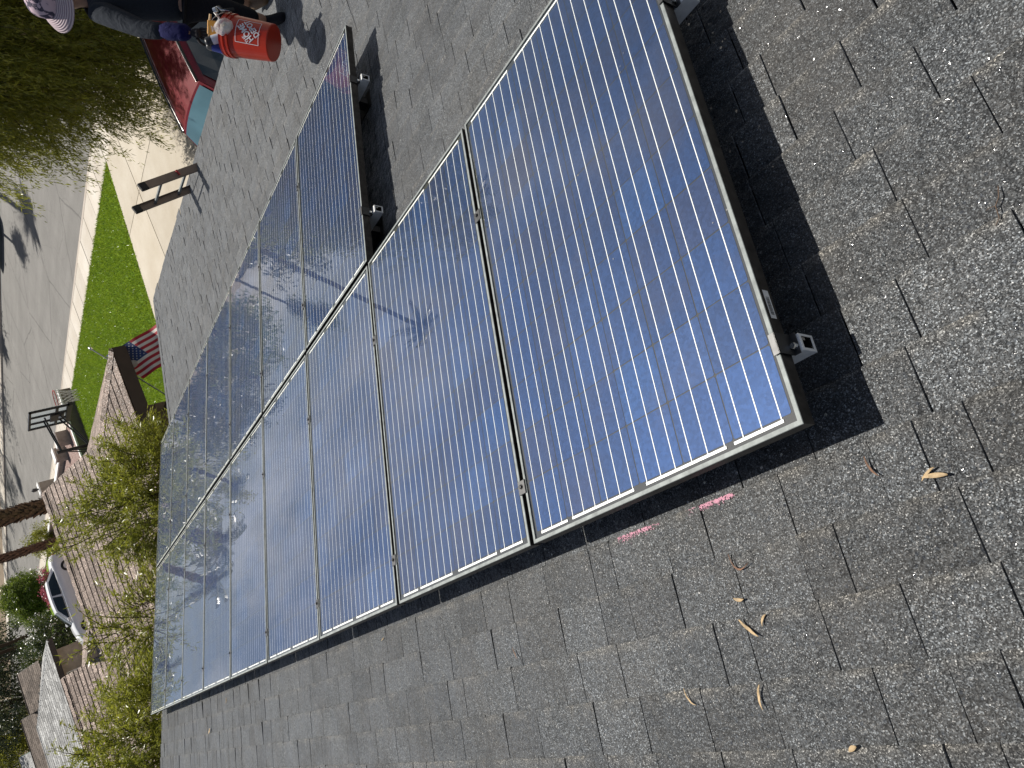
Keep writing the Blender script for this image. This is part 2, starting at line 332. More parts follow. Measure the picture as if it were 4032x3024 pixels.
n = t.noise(18, 3, .6, t.obj()); t.bump(n.outputs[0], .5, .02); t.l(t.ramp(n.outputs[0], [(.35, .35), (.65, .75)]).outputs[0], t.b.inputs['Alpha']); MAT['bag'] = t.m
MAT['putty'] = simple('putty', (.60, .52, .40), .8)
MAT['leafdry'] = simple('dry_leaf_tan', (.42, .30, .16), .65, scale=60, var=.3); MAT['leafdark'] = simple('dry_leaf_brown', (.15, .075, .04), .7, scale=60, var=.3); MAT['twig'] = simple('twig_bark', (.12, .08, .055), .85)
MAT['chalk'] = simple('pink_chalk', (.70, .38, .47), .9)
def mat_cloth(name, col, sc=260):
    t = NT(name); n = t.noise(sc, 2, .5, t.obj()); f = t.noise(9, 5, .6, t.obj(), .8)
    c = t.ramp(n.outputs[0], [(.3, tuple(x*.75 for x in col)), (.7, tuple(min(1, x*1.25) for x in col))]); t.set(color=c.outputs[0], rough=.9, spec=.2)
    t.bump(f.outputs[0], .7, .03); return t.m
MAT['shirt'] = mat_cloth('slate_shirt_cloth', (.020, .025, .034)); MAT['pants'] = mat_cloth('black_trouser_cloth', (.012, .012, .015)); MAT['cuff'] = mat_cloth('blue_sleeve_cloth', (.005, .006, .055)); MAT['skin'] = simple('skin', (.36, .20, .13), .5, scale=20, var=.08)
MAT['hair'] = simple('dark_hair', (.012, .010, .010), .6); MAT['glove'] = mat_cloth('dark_glove_cloth', (.020, .020, .024))
t = NT('floral_hat_cloth'); n = t.noise(13, 3, .5, t.obj(), 1.5)
t.set(color=t.ramp(n.outputs[0], [(.40, (.55, .42, .47)), (.50, (.50, .38, .44)), (.54, (.10, .085, .12)), (.64, (.05, .045, .07)), (.70, (.42, .34, .38))]).outputs[0], rough=.9, spec=.15); MAT['hat'] = t.m
t = NT('stitched_brim_cloth'); wv = t.n('ShaderNodeTexWave'); wv.wave_type = 'RINGS'; wv.rings_direction = 'Z'; wv.inputs['Scale'].default_value = 26; t.l(t.obj(), wv.inputs['Vector'])
t.set(color=t.ramp(wv.outputs[0], [(.2, (.32, .24, .27)), (.6, (.60, .50, .52))]).outputs[0], rough=.9, spec=.1); t.bump(wv.outputs[0], .6, .006); MAT['brim'] = t.m
MAT['boottan'] = simple('tan_work_boot', (.16, .10, .055), .7, scale=12)
MAT['net'] = simple('white_net_cord', (.62, .62, .60), .8); MAT['rimred'] = simple('red_hoop_steel', (.42, .03, .03), .4)
t = NT('clear_backboard'); n = t.noise(6, 2, .5, t.obj()); r = t.ramp(n.outputs[0], [(.3, (.60, .63, .64)), (.7, (.68, .71, .72))]); t.set(color=r.outputs[0], rough=.25)
tl = t.n('ShaderNodeBsdfTranslucent'); tl.inputs[0].default_value = (.75, .78, .80, 1); mx = t.n('ShaderNodeMixShader'); mx.inputs[0].default_value = .7; t.l(t.b.outputs[0], mx.inputs[1]); t.l(tl.outputs[0], mx.inputs[2]); t.l(mx.outputs[0], t.out.inputs[0]); MAT['backboard'] = t.m
MAT['ladder_rail'] = simple('brown_fibreglass', (.24, .18, .14), .5, scale=6); MAT['teal'] = simple('teal_trim', (.02, .14, .14), .6)
MAT['caulk'] = simple('sealant_brown', (.10, .055, .035), .6)

# ------------------------------------------------------------------ structure: ground
def sheet(name, pts, z, mat, **kw):
    mb = MB(); mb.add([(x, y, z) for x, y in pts], [tuple(range(len(pts)))]); return mb.build(name, mat, kind='structure', **kw)
sheet('ground', [(-300, -400), (700, -400), (700, 400), (-300, 400)], -.15, MAT['earth'])
sheet('street', [(-120, -22.6), (420, -22.6), (420, -12.82), (-120, -12.82)], -.135, MAT['asphalt'])
# kerb of the near pavement, a real step
mb = MB()
for i in range(70):
    x0 = -30+i*3.0
    mb.prism([(-12.82, -.16), (-12.82, -.02), (-12.78, 0.0), (-12.66, 0.0), (-12.66, -.16)], lambda p, a: (a, p[0], p[1]), x0, x0+2.992)
mb.build('kerb', MAT['kerb'], kind='structure')
mb = MB()
for i in range(60):
    x0 = -30+i*4.0
    mb.prism([(-22.6, -.16), (-22.6, 0.0), (-22.45, 0.0), (-22.40, -.03), (-22.40, -.16)][::-1], lambda p, a: (a, p[0], p[1]), x0, x0+3.99)
mb.build('far_kerb', MAT['kerb'], kind='structure')
# pavement slabs
SW = bpy.data.objects.new('sidewalk', None); COL.objects.link(SW); SW['kind'] = 'structure'
mb = MB(); mb.box((0, 0, -.1), (1.268, .99, 0)); slab_me = mb.mesh('sidewalk_slab', MAT['walk'])
for i in range(26):
    o = link('sidewalk_slab', slab_me, SW, Matrix.Translation((15.26+1.304*i, -12.654, RNG.uniform(-.004, .004))))
mb = MB()
for i in range(90): mb.box((15.26+1.304*(i+26), -12.654, -.1), (15.26+1.304*(i+26)+1.288, -11.664, 0))
for i in range(30): mb.box((15.26-1.304*(i+1), -12.654, -.1), (15.26-1.304*(i+1)+1.288, -11.664, 0))
mb.build('distant_slabs', MAT['walk'], SW, kind='stuff')
mb = MB()
for i in range(60): mb.box((-30+i*4., -24.0, -.1), (-30+i*4+3.98, -22.62, 0))
mb.build('far_sidewalk', MAT['walk'], kind='structure')
# driveway: slabs with open joints
DW = bpy.data.objects.new('driveway', None); COL.objects.link(DW); DW['kind'] = 'structure'
def dslab(pts):
    mb = MB(); mb.prism(pts, lambda p, a: (p[0], p[1], a), -.12, .0); mb.build('driveway_slab', MAT['conc'], DW)
def edge_x(y): return 16.50+(y+11.6)*.255
for (xa, xb) in ((3.0, 7.0), (7.03, 11.05), (11.08, 15.08)):
    for (ya, yb) in ((-11.65, -9.70), (-9.68, -6.60), (-6.58, -3.2)):
        dslab([(xa, ya), (xb, ya), (xb, yb), (xa, yb)])
for (ya, yb) in ((-11.65, -9.70), (-9.68, -6.60), (-6.58, -4.2)):
    dslab([(15.115, ya), (edge_x(ya), ya), (edge_x(yb), yb), (15.11, yb)])
sheet('driveway_apron', [(3.0, -12.70), (15.2, -12.70), (15.2, -11.67), (3.0, -11.67)], .0015, MAT['conc'])
# lawn
lp = [(edge_x(-11.6)+.04, -11.62), (31.55, -11.62), (31.55, -3.0), (edge_x(-3.2)+.04, -3.0)]
sheet('lawn', lp, -.01, MAT['lawn'])
sheet('distant_lawn', [(62, -11.6), (78, -11.6), (78, -5), (62, -5)], -.02, MAT['lawn'])
sheet('gravel_yard', [(31.95, -11.62), (58, -11.62), (58, -2), (31.95, -2)], -.02, MAT['gravel'])
mb = MB(); mb.box((43.2, -8.6, -.1), (46.4, -1.5, .495)); mb.build('far_driveway', MAT['conc'], kind='structure')
sheet('verge', [(15, -11.64), (200, -11.64), (200, 60), (15, 60)], -.09, MAT['earth'])
def blades(n, area_fn, h=(.035, .075), wd=.010):
    P = area_fn(n); n = len(P); a = RNG.uniform(0, 2*np.pi, n); hh = RNG.uniform(h[0], h[1], n); ln = RNG.normal(0, .035, (n, 2))
    d = np.stack([np.cos(a), np.sin(a), np.zeros(n)], 1)*wd*RNG.uniform(.6, 1.6, (n, 1))
    tip = P+np.concatenate([ln, hh[:, None]], 1)
    V = np.stack([P-d, P+d, tip], 1).reshape(-1, 3); return V, np.arange(3*n).reshape(n, 3)
def lawn_pts(n):
    x = RNG.uniform(16.5, 31.5, n); y = RNG.uniform(-11.68, -4.3, n); k = x > edge_x(y)+RNG.normal(0, .03, n); x, y = x[k], y[k]
    return np.stack([x, y, np.full(len(x), -.012)], 1)
V, F = blades(150000, lawn_pts, (.03, .085), .012)
o = link('grass', np_mesh('grass', V, F, MAT['grass'])); set_props(o, kind='stuff')
o['label'] = 'short bright green grass of the front lawn beside the driveway'

# ------------------------------------------------------------------ roofs
def slab_verts(x0, x1, y0, y1, zb, zt, th):
    # y0 = butt (downslope), y1 = upper end
    return [(x0, y0, zb), (x1, y0, zb), (x1, y1, zt), (x0, y1, zt), (x0, y0, zb-th), (x1, y0, zb-th), (x1, y1, zt-th), (x0, y1, zt-th)]
SLABF = [(0, 1, 2, 3), (0, 4, 5, 1), (1, 5, 6, 2), (2, 6, 7, 3), (3, 7, 4, 0)]
def shingle_plane(origin, u, up, length, exposure, ulim, widths, butt, th, gap, mb, jitter=.002, rng=None, v0=0.0):
    """adds slabs: u = along the eave, up = up the slope (unit vectors)"""
    origin, u, up = Vector(origin), Vector(u).normalized(), Vector(up).normalized(); nrm = u.cross(up).normalized()
    if nrm.z < 0: nrm = -nrm
    k = 0; v = v0
    while v < length:
        vv1 = min(v+exposure*1.18, length+exposure*.2)
        ua, ub = ulim(v+exposure*.5); x = ua - rng.uniform(0, widths[1])
        while x < ub:
            wdt = rng.uniform(*widths); a = max(x, ua)+gap*.5; b = min(x+wdt, ub)-gap*.5
            if b-a > .02:
                l = rng.normal(0, jitter)
                vsx = slab_verts(a, b, v+rng.normal(0, jitter), vv1, butt+l, .001, th)
                mb.add([origin+u*p[0]+up*p[1]+nrm*p[2] for p in vsx], SLABF)
            x += wdt
        v += exposure; k += 1
TH = R_(20.0); CT, ST = math.cos(TH), math.sin(TH)
def RP(x, y, z=0.): return Vector((x, y*CT-z*ST, y*ST+z*CT+3.6))
ROOFM = Matrix.Translation((0, 0, 3.6)) @ Matrix.Rotation(TH, 4, 'X')
TL = R_(12.1064)
LOWM = Matrix.Translation((0, -1.731, 2.8)) @ Matrix.Rotation(TL, 4, 'X')   # y<0 is downslope from the break

house = thing('house', 'house under the camera with a charcoal shingle roof carrying the solar panels', 'house', (4.0, 2.0, 0))
HINV = Matrix.Translation((-4.0, -2.0, 0))
def hbuild(mb, name, mats, parent=None, **kw):
    mb.v = [tuple(HINV @ Vector(v)) for v in mb.v]; return mb.build(name, mats, parent or house, **kw)
XR = 9.385; XL = -4.2; YRIDGE = 3.1; ZS = -.160
# deck sheets under the shingles
mb = MB(); zd = ZS-.012
ridge = RP(0, YRIDGE, zd)
a, b = RP(XL, -1.9, zd), RP(XR-.02, -1.9, zd); c, d = RP(XR-.02, YRIDGE, zd), RP(XL, YRIDGE, zd)
e, f = LOWM @ Vector((XL, -2.075, -.012)), LOWM @ Vector((XR-.02, -2.075, -.012))
mb.add([e, f, b, a, c, d], [(0, 1, 2, 3), (3, 2, 4, 5)])
bk = 6.0
mb.add([d, c, (XR-.02, ridge.y+bk, ridge.z-bk*math.tan(TH)), (XL, ridge.y+bk, ridge.z-bk*math.tan(TH))], [(0, 1, 2, 3)])
roof = hbuild(mb, 'roof', MAT['felt'])
# individual shingles
EXP = .1425; Y00 = 1.682
specs = []      # (plane, x0, width, y0)
rs = np.random.default_rng(5)
WS = [.10, .13, .15, .17, .19, .21, .23, .25, .27]
def lay(plane, y0):
    x = XL-rs.uniform(0, .3)
    while x < XR:
        wv_ = WS[int(rs.choice(len(WS), p=[.06, .08, .10, .12, .15, .17, .15, .11, .06]))]
        if x >= XL: specs.append((plane, x, min(wv_, XR-x), y0))
        x += wv_
for k in range(-10, 26):
    y0 = Y00-EXP*k
    if -1.93 < y0 < YRIDGE: lay(0, y0)
yl = -.02-EXP*.9
while yl > -2.20: lay(1, yl); yl -= EXP
PANEL_RECTS = [(-.05, 9.05, .05, 1.6), (2.06, 9.05, -1.62, -.02)]
def hidden(plane, xc, yc):
    if plane: return False
    return any(x0 < xc < x1 and y0+.02 < yc < y1-.03 for x0, x1, y0, y1 in PANEL_RECTS)
cand = []
for i, (pl, x, wv_, y0) in enumerate(specs):
    M_ = LOWM if pl else ROOFM; zz = 0 if pl else ZS
    p0 = project(M_ @ Vector((x+wv_/2, y0+.07, zz)))
    if p0 is None or wv_ < .06: continue
    if hidden(pl, x+wv_/2, y0+.07): continue
    if not (-25 < p0[0] < 1049 and -25 < p0[1] < 793): continue
    qs = [project(M_ @ Vector(q)) for q in ((x, y0, zz), (x+wv_, y0, zz), (x+wv_, y0+EXP, zz), (x, y0+EXP, zz))]
    if any(q is None for q in qs): continue
    A = abs(sum(qs[j][0]*qs[(j+1) % 4][1]-qs[(j+1) % 4][0]*qs[j][1] for j in range(4)))/2
    cand.append((A, i))
cand.sort(reverse=True); near = set(i for _, i in cand[:300])
sh_me = {}
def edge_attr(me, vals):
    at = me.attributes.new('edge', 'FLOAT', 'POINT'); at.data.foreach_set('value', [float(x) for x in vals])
def shingle_mesh(wv_, var):
    key = (round(wv_, 2), var)
    if key not in sh_me:
        r2 = np.random.default_rng(int(wv_*1000)+var*77); mb = MB(); g_ = .0016
        n = 6; lift = .0075+r2.normal(0, .0014)
        xs = np.linspace(g_, wv_-g_, n); r0, r1, r2_, r3 = [], [], [], []
        for xx in xs:
            e_ = r2.normal(0, .0011); z_ = lift+r2.normal(0, .0006)
            r0.append((xx, e_+.001, z_-.0075)); r1.append((xx, e_, z_-.0022)); r2_.append((xx, e_+.0055, z_)); r3.append((xx, EXP*1.2, .0005))
        V_ = r0+r1+r2_+r3; F_ = []
        for k_ in range(3):
            for j in range(n-1): F_.append((k_*n+j, k_*n+j+1, (k_+1)*n+j+1, (k_+1)*n+j))
        V_ += [(g_, EXP*1.2, -.006), (wv_-g_, EXP*1.2, -.006)]
        F_ += [(2*n, 3*n, 4*n, 0, n), (3*n-1, 2*n-1, n-1, 4*n+1, 4*n-1)]
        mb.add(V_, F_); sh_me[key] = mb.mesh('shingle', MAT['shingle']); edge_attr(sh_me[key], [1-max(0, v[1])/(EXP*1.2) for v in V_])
    return sh_me[key]
NEARM = {0: HINV @ ROOFM, 1: HINV @ LOWM}
mbs = {0: MB(), 1: MB()}
for i, (pl, x, wv_, y0) in enumerate(specs):
    zz = 0.0 if pl else ZS; yj = rs.normal(0, .0012); tilt = rs.normal(0, .004)
    if i in near:
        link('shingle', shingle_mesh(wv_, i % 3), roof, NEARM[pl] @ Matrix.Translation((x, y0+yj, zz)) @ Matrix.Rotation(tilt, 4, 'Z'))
    else:
        l = .0085+rs.normal(0, .0018); big = rs.random() < .05
        sl = slab_verts(x+.0038, x+wv_-.0038, y0+yj, y0+EXP*1.2, zz+l+.001+(.005 if big else 0), zz+.0005, .006)
        M_ = LOWM if pl else ROOFM; mbs[pl].add([M_ @ Vector(p) for p in sl], SLABF)
allm = MB()
for k in (0, 1): allm.add(mbs[k].v, mbs[k].f)
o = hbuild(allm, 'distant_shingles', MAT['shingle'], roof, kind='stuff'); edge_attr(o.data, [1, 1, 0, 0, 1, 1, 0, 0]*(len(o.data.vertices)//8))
# back slope shingles (seen only from elsewhere)
mb = MB(); shingle_plane((XR, ridge.y+bk, ridge.z-bk*math.tan(TH)+.012), (-1, 0, 0), (0, -CT, ST), bk/CT, .1425*2, lambda v: (0, XR-XL), (.5, .9), .006, .006, .004, mb, rng=rs)
hbuild(mb, 'rear_shingles', MAT['shingle'], roof, kind='stuff')
mb = MB()
for i in range(60):
    x0 = XL+i*.227
    if x0+.25 > XR: break
    for s_ in (-1, 1):
        dv = Vector((0, s_*CT, -ST)); n_ = Vector((0, s_*ST, CT)); o_ = RP(0, YRIDGE, ZS)+Vector((x0, 0, .012+.0003*i % .002))
        mb.add([o_, o_+Vector((.24, 0, .006)), o_+Vector((.24, 0, .006))+dv*.15, o_+dv*.15, o_-n_*.008, o_+dv*.15-n_*.008], [(0, 1, 2, 3), (0, 3, 5, 4)])
hbuild(mb, 'ridge_caps', MAT['shingle'], roof, kind='stuff')
# rake border course + drip edges + fascia
mb = MB()
y = -.0
while y > -2.10:
    mb.add([LOWM @ Vector(p) for p in slab_verts(XR-.115, XR+.012, max(y-.22, -2.11), y+.03, .011, .009, .006)], SLABF); y -= .222
y = YRIDGE-.02
hbuild(mb, 'rake_starter', MAT['shingle'], roof)
mb = MB()
mb.prism([(0, -.018), (0, -.18), (.03, -.18), (.03, -.018)], lambda p, a: tuple(RP(XR-.055+p[0], a, ZS)+Vector((0, 0, p[1]))), -1.9, YRIDGE)
mb.prism([(0, -.018), (0, -.18), (.03, -.18), (.03, -.018)], lambda p, a: tuple((LOWM @ Vector((XR-.055+p[0], a, 0)))+Vector((0, 0, p[1]))), -2.07, 0.0)
mb.box((XL, -3.765, 2.17), (XR-.06, -3.735, 2.335))
hbuild(mb, 'fascia', MAT['fascia'])
mb = MB(); mb.box((XL+.4, -3.15, 0), (XR-.45, 8.2, 2.28)); wall = hbuild(mb, 'wall', MAT['stucco'])
pk = [(-3.15, 2.28), (8.2, 2.28), (ridge.y, ridge.z-.2)]
mb = MB(); mb.prism([(-3.14, 2.29), (8.19, 2.29), (ridge.y, ridge.z-.25)], lambda p, a: (a, p[0], p[1]), XR-.50, XR-.45-.01); hbuild(mb, 'gable_wall', MAT['stucco'])
mb = MB(); mb.box((5.0, -3.19, .02), (8.6, -3.16, 2.13)); hbuild(mb, 'garage_door', MAT['white'])

# pink chalk line on the shingles: hundreds of coloured granules
mb = MB(); rc = np.random.default_rng(3)
for i in range(1500):
    x = .335+.45*rc.random(); y = 1.6825+.0035+abs(rc.normal(0, .006))
    dens = .85 if .34 < x < .60 else (.45 if x > .64 else .12)
    if .605 < x < .64: dens = .1
    if rc.random() > dens: continue
    s_ = rc.uniform(.0008, .0019); z_ = ZS+.0085
    mb.add([RP(x-s_, y-s_, z_), RP(x+s_, y-s_, z_), RP(x+s_, y+s_*.8, z_), RP(x, y, z_+.0012), RP(x-s_, y+s_*.8, z_)], [(0, 1, 3), (1, 2, 3), (2, 4, 3), (4, 0, 3)])
hbuild(mb, 'chalk_mark', MAT['chalk'], roof)

# ------------------------------------------------------------------ solar panels
PW, PL, PG, PG2 = .992, 1.648, .0217, .0282
PITCH = PW+PG
CELL, CG = .1554, .0033
MX = (PW-6*CELL-5*CG)/2; MY = (PL-10*CELL-9*CG)/2
def ring(mb, o0, o1, i0, i1, z):
    (x0, y0), (x1, y1) = o0, o1; (a0, b0), (a1, b1) = i0, i1
    V_ = [(x0, y0, z), (x1, y0, z), (x1, y1, z), (x0, y1, z), (a0, b0, z), (a1, b0, z), (a1, b1, z), (a0, b1, z)]
    mb.add(V_, [(0, 1, 5, 4), (1, 2, 6, 5), (2, 3, 7, 6), (3, 0, 4, 7)])
fm = MB(); lip = .011; t0 = .0012
ring(fm, (t0, t0), (PW-t0, PL-t0), (lip, lip), (PW-lip, PL-lip), 0)
def wallring(mb, x0, y0, x1, y1, za, zb, inward=False, dx=0.0, mi=0):
    V_ = [(x0, y0, za), (x1, y0, za), (x1, y1, za), (x0, y1, za), (x0-dx, y0-dx, zb), (x1+dx, y0-dx, zb), (x1+dx, y1+dx, zb), (x0-dx, y1+dx, zb)]
    F_ = [(0, 4, 5, 1), (1, 5, 6, 2), (2, 6, 7, 3), (3, 7, 4, 0)]
    mb.add(V_, [f_[::-1] for f_ in F_] if inward else F_, mi)
wallring(fm, t0, t0, PW-t0, PL-t0, 0, -t0, dx=t0)
wallring(fm, 0, 0, PW, PL, -t0, -.014, mi=1); ring(fm, (.0, .0), (PW, PL), (.002, .002), (PW-.002, PL-.002), -.014)
wallring(fm, .0015, .0015, PW-.0015, PL-.0015, -.014, -.040, mi=1)
wallring(fm, lip, lip, PW-lip, PL-lip, 0, -.006, inward=True)
FRAME_ME = fm.mesh('frame', [MAT['alu'], MAT['side_and_bore']])
mb = MB(); mb.add([(lip-.001, lip-.001, -.0055), (PW-lip+.001, lip-.001, -.0055), (PW-lip+.001, PL-lip+.001, -.0055), (lip-.001, PL-lip+.001, -.0055), (.004, .004, -.012), (PW-.004, .004, -.012), (PW-.004, PL-.004, -.012), (.004, PL-.004, -.012)], [(0, 1, 2, 3), (7, 6, 5, 4)])
BACK_ME = mb.mesh('backsheet', MAT['backsheet'])
mb = MB(); mb.add([(lip, lip, -.0022), (PW-lip, lip, -.0022), (PW-lip, PL-lip, -.0022), (lip, PL-lip, -.0022)], [(0, 1, 2, 3)]); GLASS_ME = mb.mesh('glass', MAT['glass'])
ch = .0035
def cell_poly(x, y, z): 
    c_ = CELL; return [(x+ch, y, z), (x+c_-ch, y, z), (x+c_, y+ch, z), (x+c_, y+c_-ch, z), (x+c_-ch, y+c_, z), (x+ch, y+c_, z), (x, y+c_-ch, z), (x, y+ch, z)]
mb = MB(); mb.add(cell_poly(0, 0, 0), [tuple(range(8))]); CELL_ME = mb.mesh('cell', MAT['cell'])
BW = .0013
def busbar(x, mb): mb.add([(x-BW, MY-.010, -.0040), (x+BW, MY-.010, -.0040), (x+BW, PL-MY+.010, -.0040), (x-BW, PL-MY+.010, -.0040)], [(0, 1, 2, 3)])
mb = MB(); busbar(0, mb); BUS_ME = mb.mesh('busbar', MAT['tin'])
def cx(i): return MX+i*(CELL+CG)
BUSX = [cx(i)+CELL*(k+.5)/3 for i in range(6) for k in range(3)]
def ribbons(end):
    gr = [(0, 0), (1, 2), (3, 4), (5, 5)] if end else [(0, 1), (2, 3), (4, 5)]
    out = []
    for a_, b_ in gr:
        xa = BUSX[a_*3]-.004; xb = BUSX[b_*3+2]+.004
        if a_ == b_: xa, xb = (xa, xb+.024) if a_ == 0 else (xa-.024, xb)
        y = PL-MY+.0085 if end else MY-.0085
        out.append((xa, y-.0036, xb, y+.0036))
    return out
def quad(mb, x0, y0, x1, y1, z): mb.add([(x0, y0, z), (x1, y0, z), (x1, y1, z), (x0, y1, z)], [(0, 1, 2, 3)])
STUFFCELL = MB(); [STUFFCELL.add(cell_poly(cx(i), MY+j*(CELL+CG), -.0048), [tuple(range(8))]) for i in range(6) for j in range(10)]
STUFFCELL_ME = STUFFCELL.mesh('cells', MAT['cell']); SB = MB(); [busbar(x, SB) for x in BUSX]; STUFFBUS_ME = SB.mesh('busbars', MAT['tin'])
RIBS = []
for end in (0, 1):
    for r_ in ribbons(end):
        mb = MB(); quad(mb, *r_, -.0036); RIBS.append(mb.mesh('connector_ribbon', MAT['tin']))
def panel(row, col, label, detail):
    y0 = 0 if row == 0 else -PG2-PL
    P_ = thing('solar_panel', label, 'solar panel', group='solar panels in two rows on the roof')
    P_.matrix_world = ROOFM @ Matrix.Translation((col*PITCH, y0, RNG.normal(0, .0008))) @ Matrix.Rotation(RNG.normal(0, .0012), 4, 'Y') @ Matrix.Rotation(RNG.normal(0, .0010), 4, 'X')
    link('frame', FRAME_ME, P_); link('backsheet', BACK_ME, P_); link('glass', GLASS_ME, P_)
    if detail:
        for i in range(6):
            for j in range(10): link('cell', CELL_ME, P_, Matrix.Translation((cx(i)+RNG.normal(0, .0003), MY+j*(CELL+CG)+RNG.normal(0, .0003), -.0048)))
        for x in BUSX: link('busbar', BUS_ME, P_, Matrix.Translation((x, 0, 0)))
    else:
        link('cells', STUFFCELL_ME, P_, kind='stuff'); link('busbars', STUFFBUS_ME, P_, kind='stuff')
    for me in RIBS: link('connector_ribbon', me, P_)
    return P_
ORD = ['nearest', 'second', 'third', 'fourth', 'fifth', 'sixth', 'seventh', 'eighth', 'farthest']
first_lbl = {(0, 0): 'nearest and largest blue solar panel, its corner beside the square rail end and barcode sticker'}
PANELS = []
for col in range(9):
    lb = first_lbl.get((0, col)) or ('%s solar panel of the long row beside the bare shingles' % (ORD[col] if col == 8 else ORD[col]+' nearest'))
    PANELS.append(panel(0, col, lb, col <= 3))
for col in range(2, 9):
    lb = {2: 'nearest solar panel of the short eave side row, closest to the worker with the bucket', 8: 'farthest solar panel of the short eave side row at the roof end'}.get(col, '%s nearest solar panel in the short row on the eave side' % ORD[col-2])
    PANELS.append(panel(1, col, lb, col <= 3))
# barcode sticker on the side of the nearest frame
mb = MB(); x_ = -.0006
mb.add([(x_, 1.335, -.010), (x_, 1.405, -.010), (x_, 1.405, -.029), (x_, 1.335, -.029)], [(0, 1, 2, 3)])
xx = 1.352; rb = np.random.default_rng(8)
while xx < 1.394:
    b_ = rb.uniform(.0006, .0016); mb.add([(x_-.0003, xx, -.014), (x_-.0003, xx+b_, -.014), (x_-.0003, xx+b_, -.025), (x_-.0003, xx, -.025)], [(0, 1, 2, 3)], 1); xx += b_+rb.uniform(.0006, .0014)
mb.build('barcode_sticker', [MAT['white'], MAT['blackmetal']], PANELS[0])

# rails with clamps
def rail(y, x0, x1, cols, label):
    T_ = thing('mounting_rail', label, 'rail', group='aluminium rails under the panels'); T_.matrix_world = ROOFM @ Matrix.Translation((x0, y, 0))
    mb = MB(); o_, i_ = .0200, .0130; za, zb = -.050, -.098
    q = [(-o_, za), (o_, za), (o_, zb), (-o_, zb)]; qi = [(-i_, za-.008), (i_, za-.008), (i_, zb+.008), (-i_, zb+.008)]; Lr = x1-x0
    V_ = [(0, p[0], p[1]) for p in q]+[(0, p[0], p[1]) for p in qi]+[(Lr, p[0], p[1]) for p in q]+[(Lr, p[0], p[1]) for p in qi]
    F_ = [(0, 1, 5, 4), (1, 2, 6, 5), (2, 3, 7, 6), (3, 0, 4, 7)]
    for k in range(4): F_.append((k, 8+k, 8+(k+1) % 4, (k+1) % 4)); F_.append((4+k, 4+(k+1) % 4, 12+(k+1) % 4, 12+k)); F_.append((4+k, 4+(k+1) % 4, 12+(k+1) % 4, 12+k)) if False else None; F_.append((8+k, 12+k, 12+(k+1) % 4, 8+(k+1) % 4))
    mb.add(V_, F_); mb.mi = [1 if set(f_) <= {4, 5, 6, 7, 12, 13, 14, 15} else 0 for f_ in F_]; bevel(mb.build('tube', [MAT['tube'], MAT['side_and_bore']], T_), .0008, 1)  # inner faces coloured dark, standing for the shade inside the tube
    # slot insert visible in the tube mouth
    mb = MB(); mb.box((.002, -.0128, -.071), (.02, -.006, -.0618)); mb.box((.002, .006, -.0952), (.02, .0128, -.087)); mb.build('tube_lug', MAT['steel'], T_)
    # end clamp: folded strip from frame lip down to the rail
    ex = cols[0]*PITCH-x0
    prof = [(ex+.010, .0032), (ex-.0035, .0032), (ex-.0035, -.0475), (ex-.017, -.0475)]
    th = .0026; mb = MB(); wv_ = .024
    for (p, q_) in zip(prof[:-1], prof[1:]):
        x0_, x1_ = min(p[0], q_[0])-th/2, max(p[0], q_[0])+th/2; z0_, z1_ = min(p[1], q_[1])-th/2, max(p[1], q_[1])+th/2
        mb.box((x0_, -wv_, z0_), (x1_, wv_, z1_))
    ec = mb.build('end_clamp', MAT['alu_dark'], T_)
    mb = MB(); mb.lathe([(0.0001, -.036), (.0065, -.036), (.0075, -.039), (.0075, -.0485)], 8, mat=Matrix.Translation((ex-.011, .006, .001))); mb.build('bolt', MAT['steel'], ec)
    for c_ in cols[:-1]:
        gx = c_*PITCH+PW+PG/2-x0
        mb = MB(); hw = PG/2+.008; mb.box((gx-hw, -.022, .0004), (gx+hw, .022, .0034)); mb.box((gx-.003, -.02, -.046), (gx+.003, .02, .0004))
        mc = bevel(mb.build('mid_clamp', MAT['alu_dark'], T_), .001, 1)
        mb = MB(); mb.lathe([(.0085, .0034), (.0085, .0048), (.0062, .0052), (.0058, .0100), (.0001, .0106)], 8, mat=Matrix.Translation((gx, -.002, 0))); mb.build('bolt', MAT['blackmetal'], mc)
    k = ex+.15
    while k < Lr-.1:
        mb = MB(); mb.box((k-.03, -.018, -.155), (k+.03, .018, -.0975)); mb.box((k-.07, -.06, -.1515), (k+.07, .06, -.147)); mb.build('foot', MAT['alu_dark'], T_); k += 1.52
    return T_
rail(1.468, -.024, 9.13, list(range(9)), 'upslope rail whose open square end sticks out by the nearest panel corner')
rail(.430, -.043, 9.13, list(range(9)), 'rail under the long row nearest the gap between the two rows')
rail(-.335, 2*PITCH-.043, 9.13, list(range(2, 9)), 'rail under the short row nearest the gap, its end in dark shade')
rail(-1.250, 2*PITCH-.043, 9.13, list(range(2, 9)), 'rail under the eave edge of the short row')

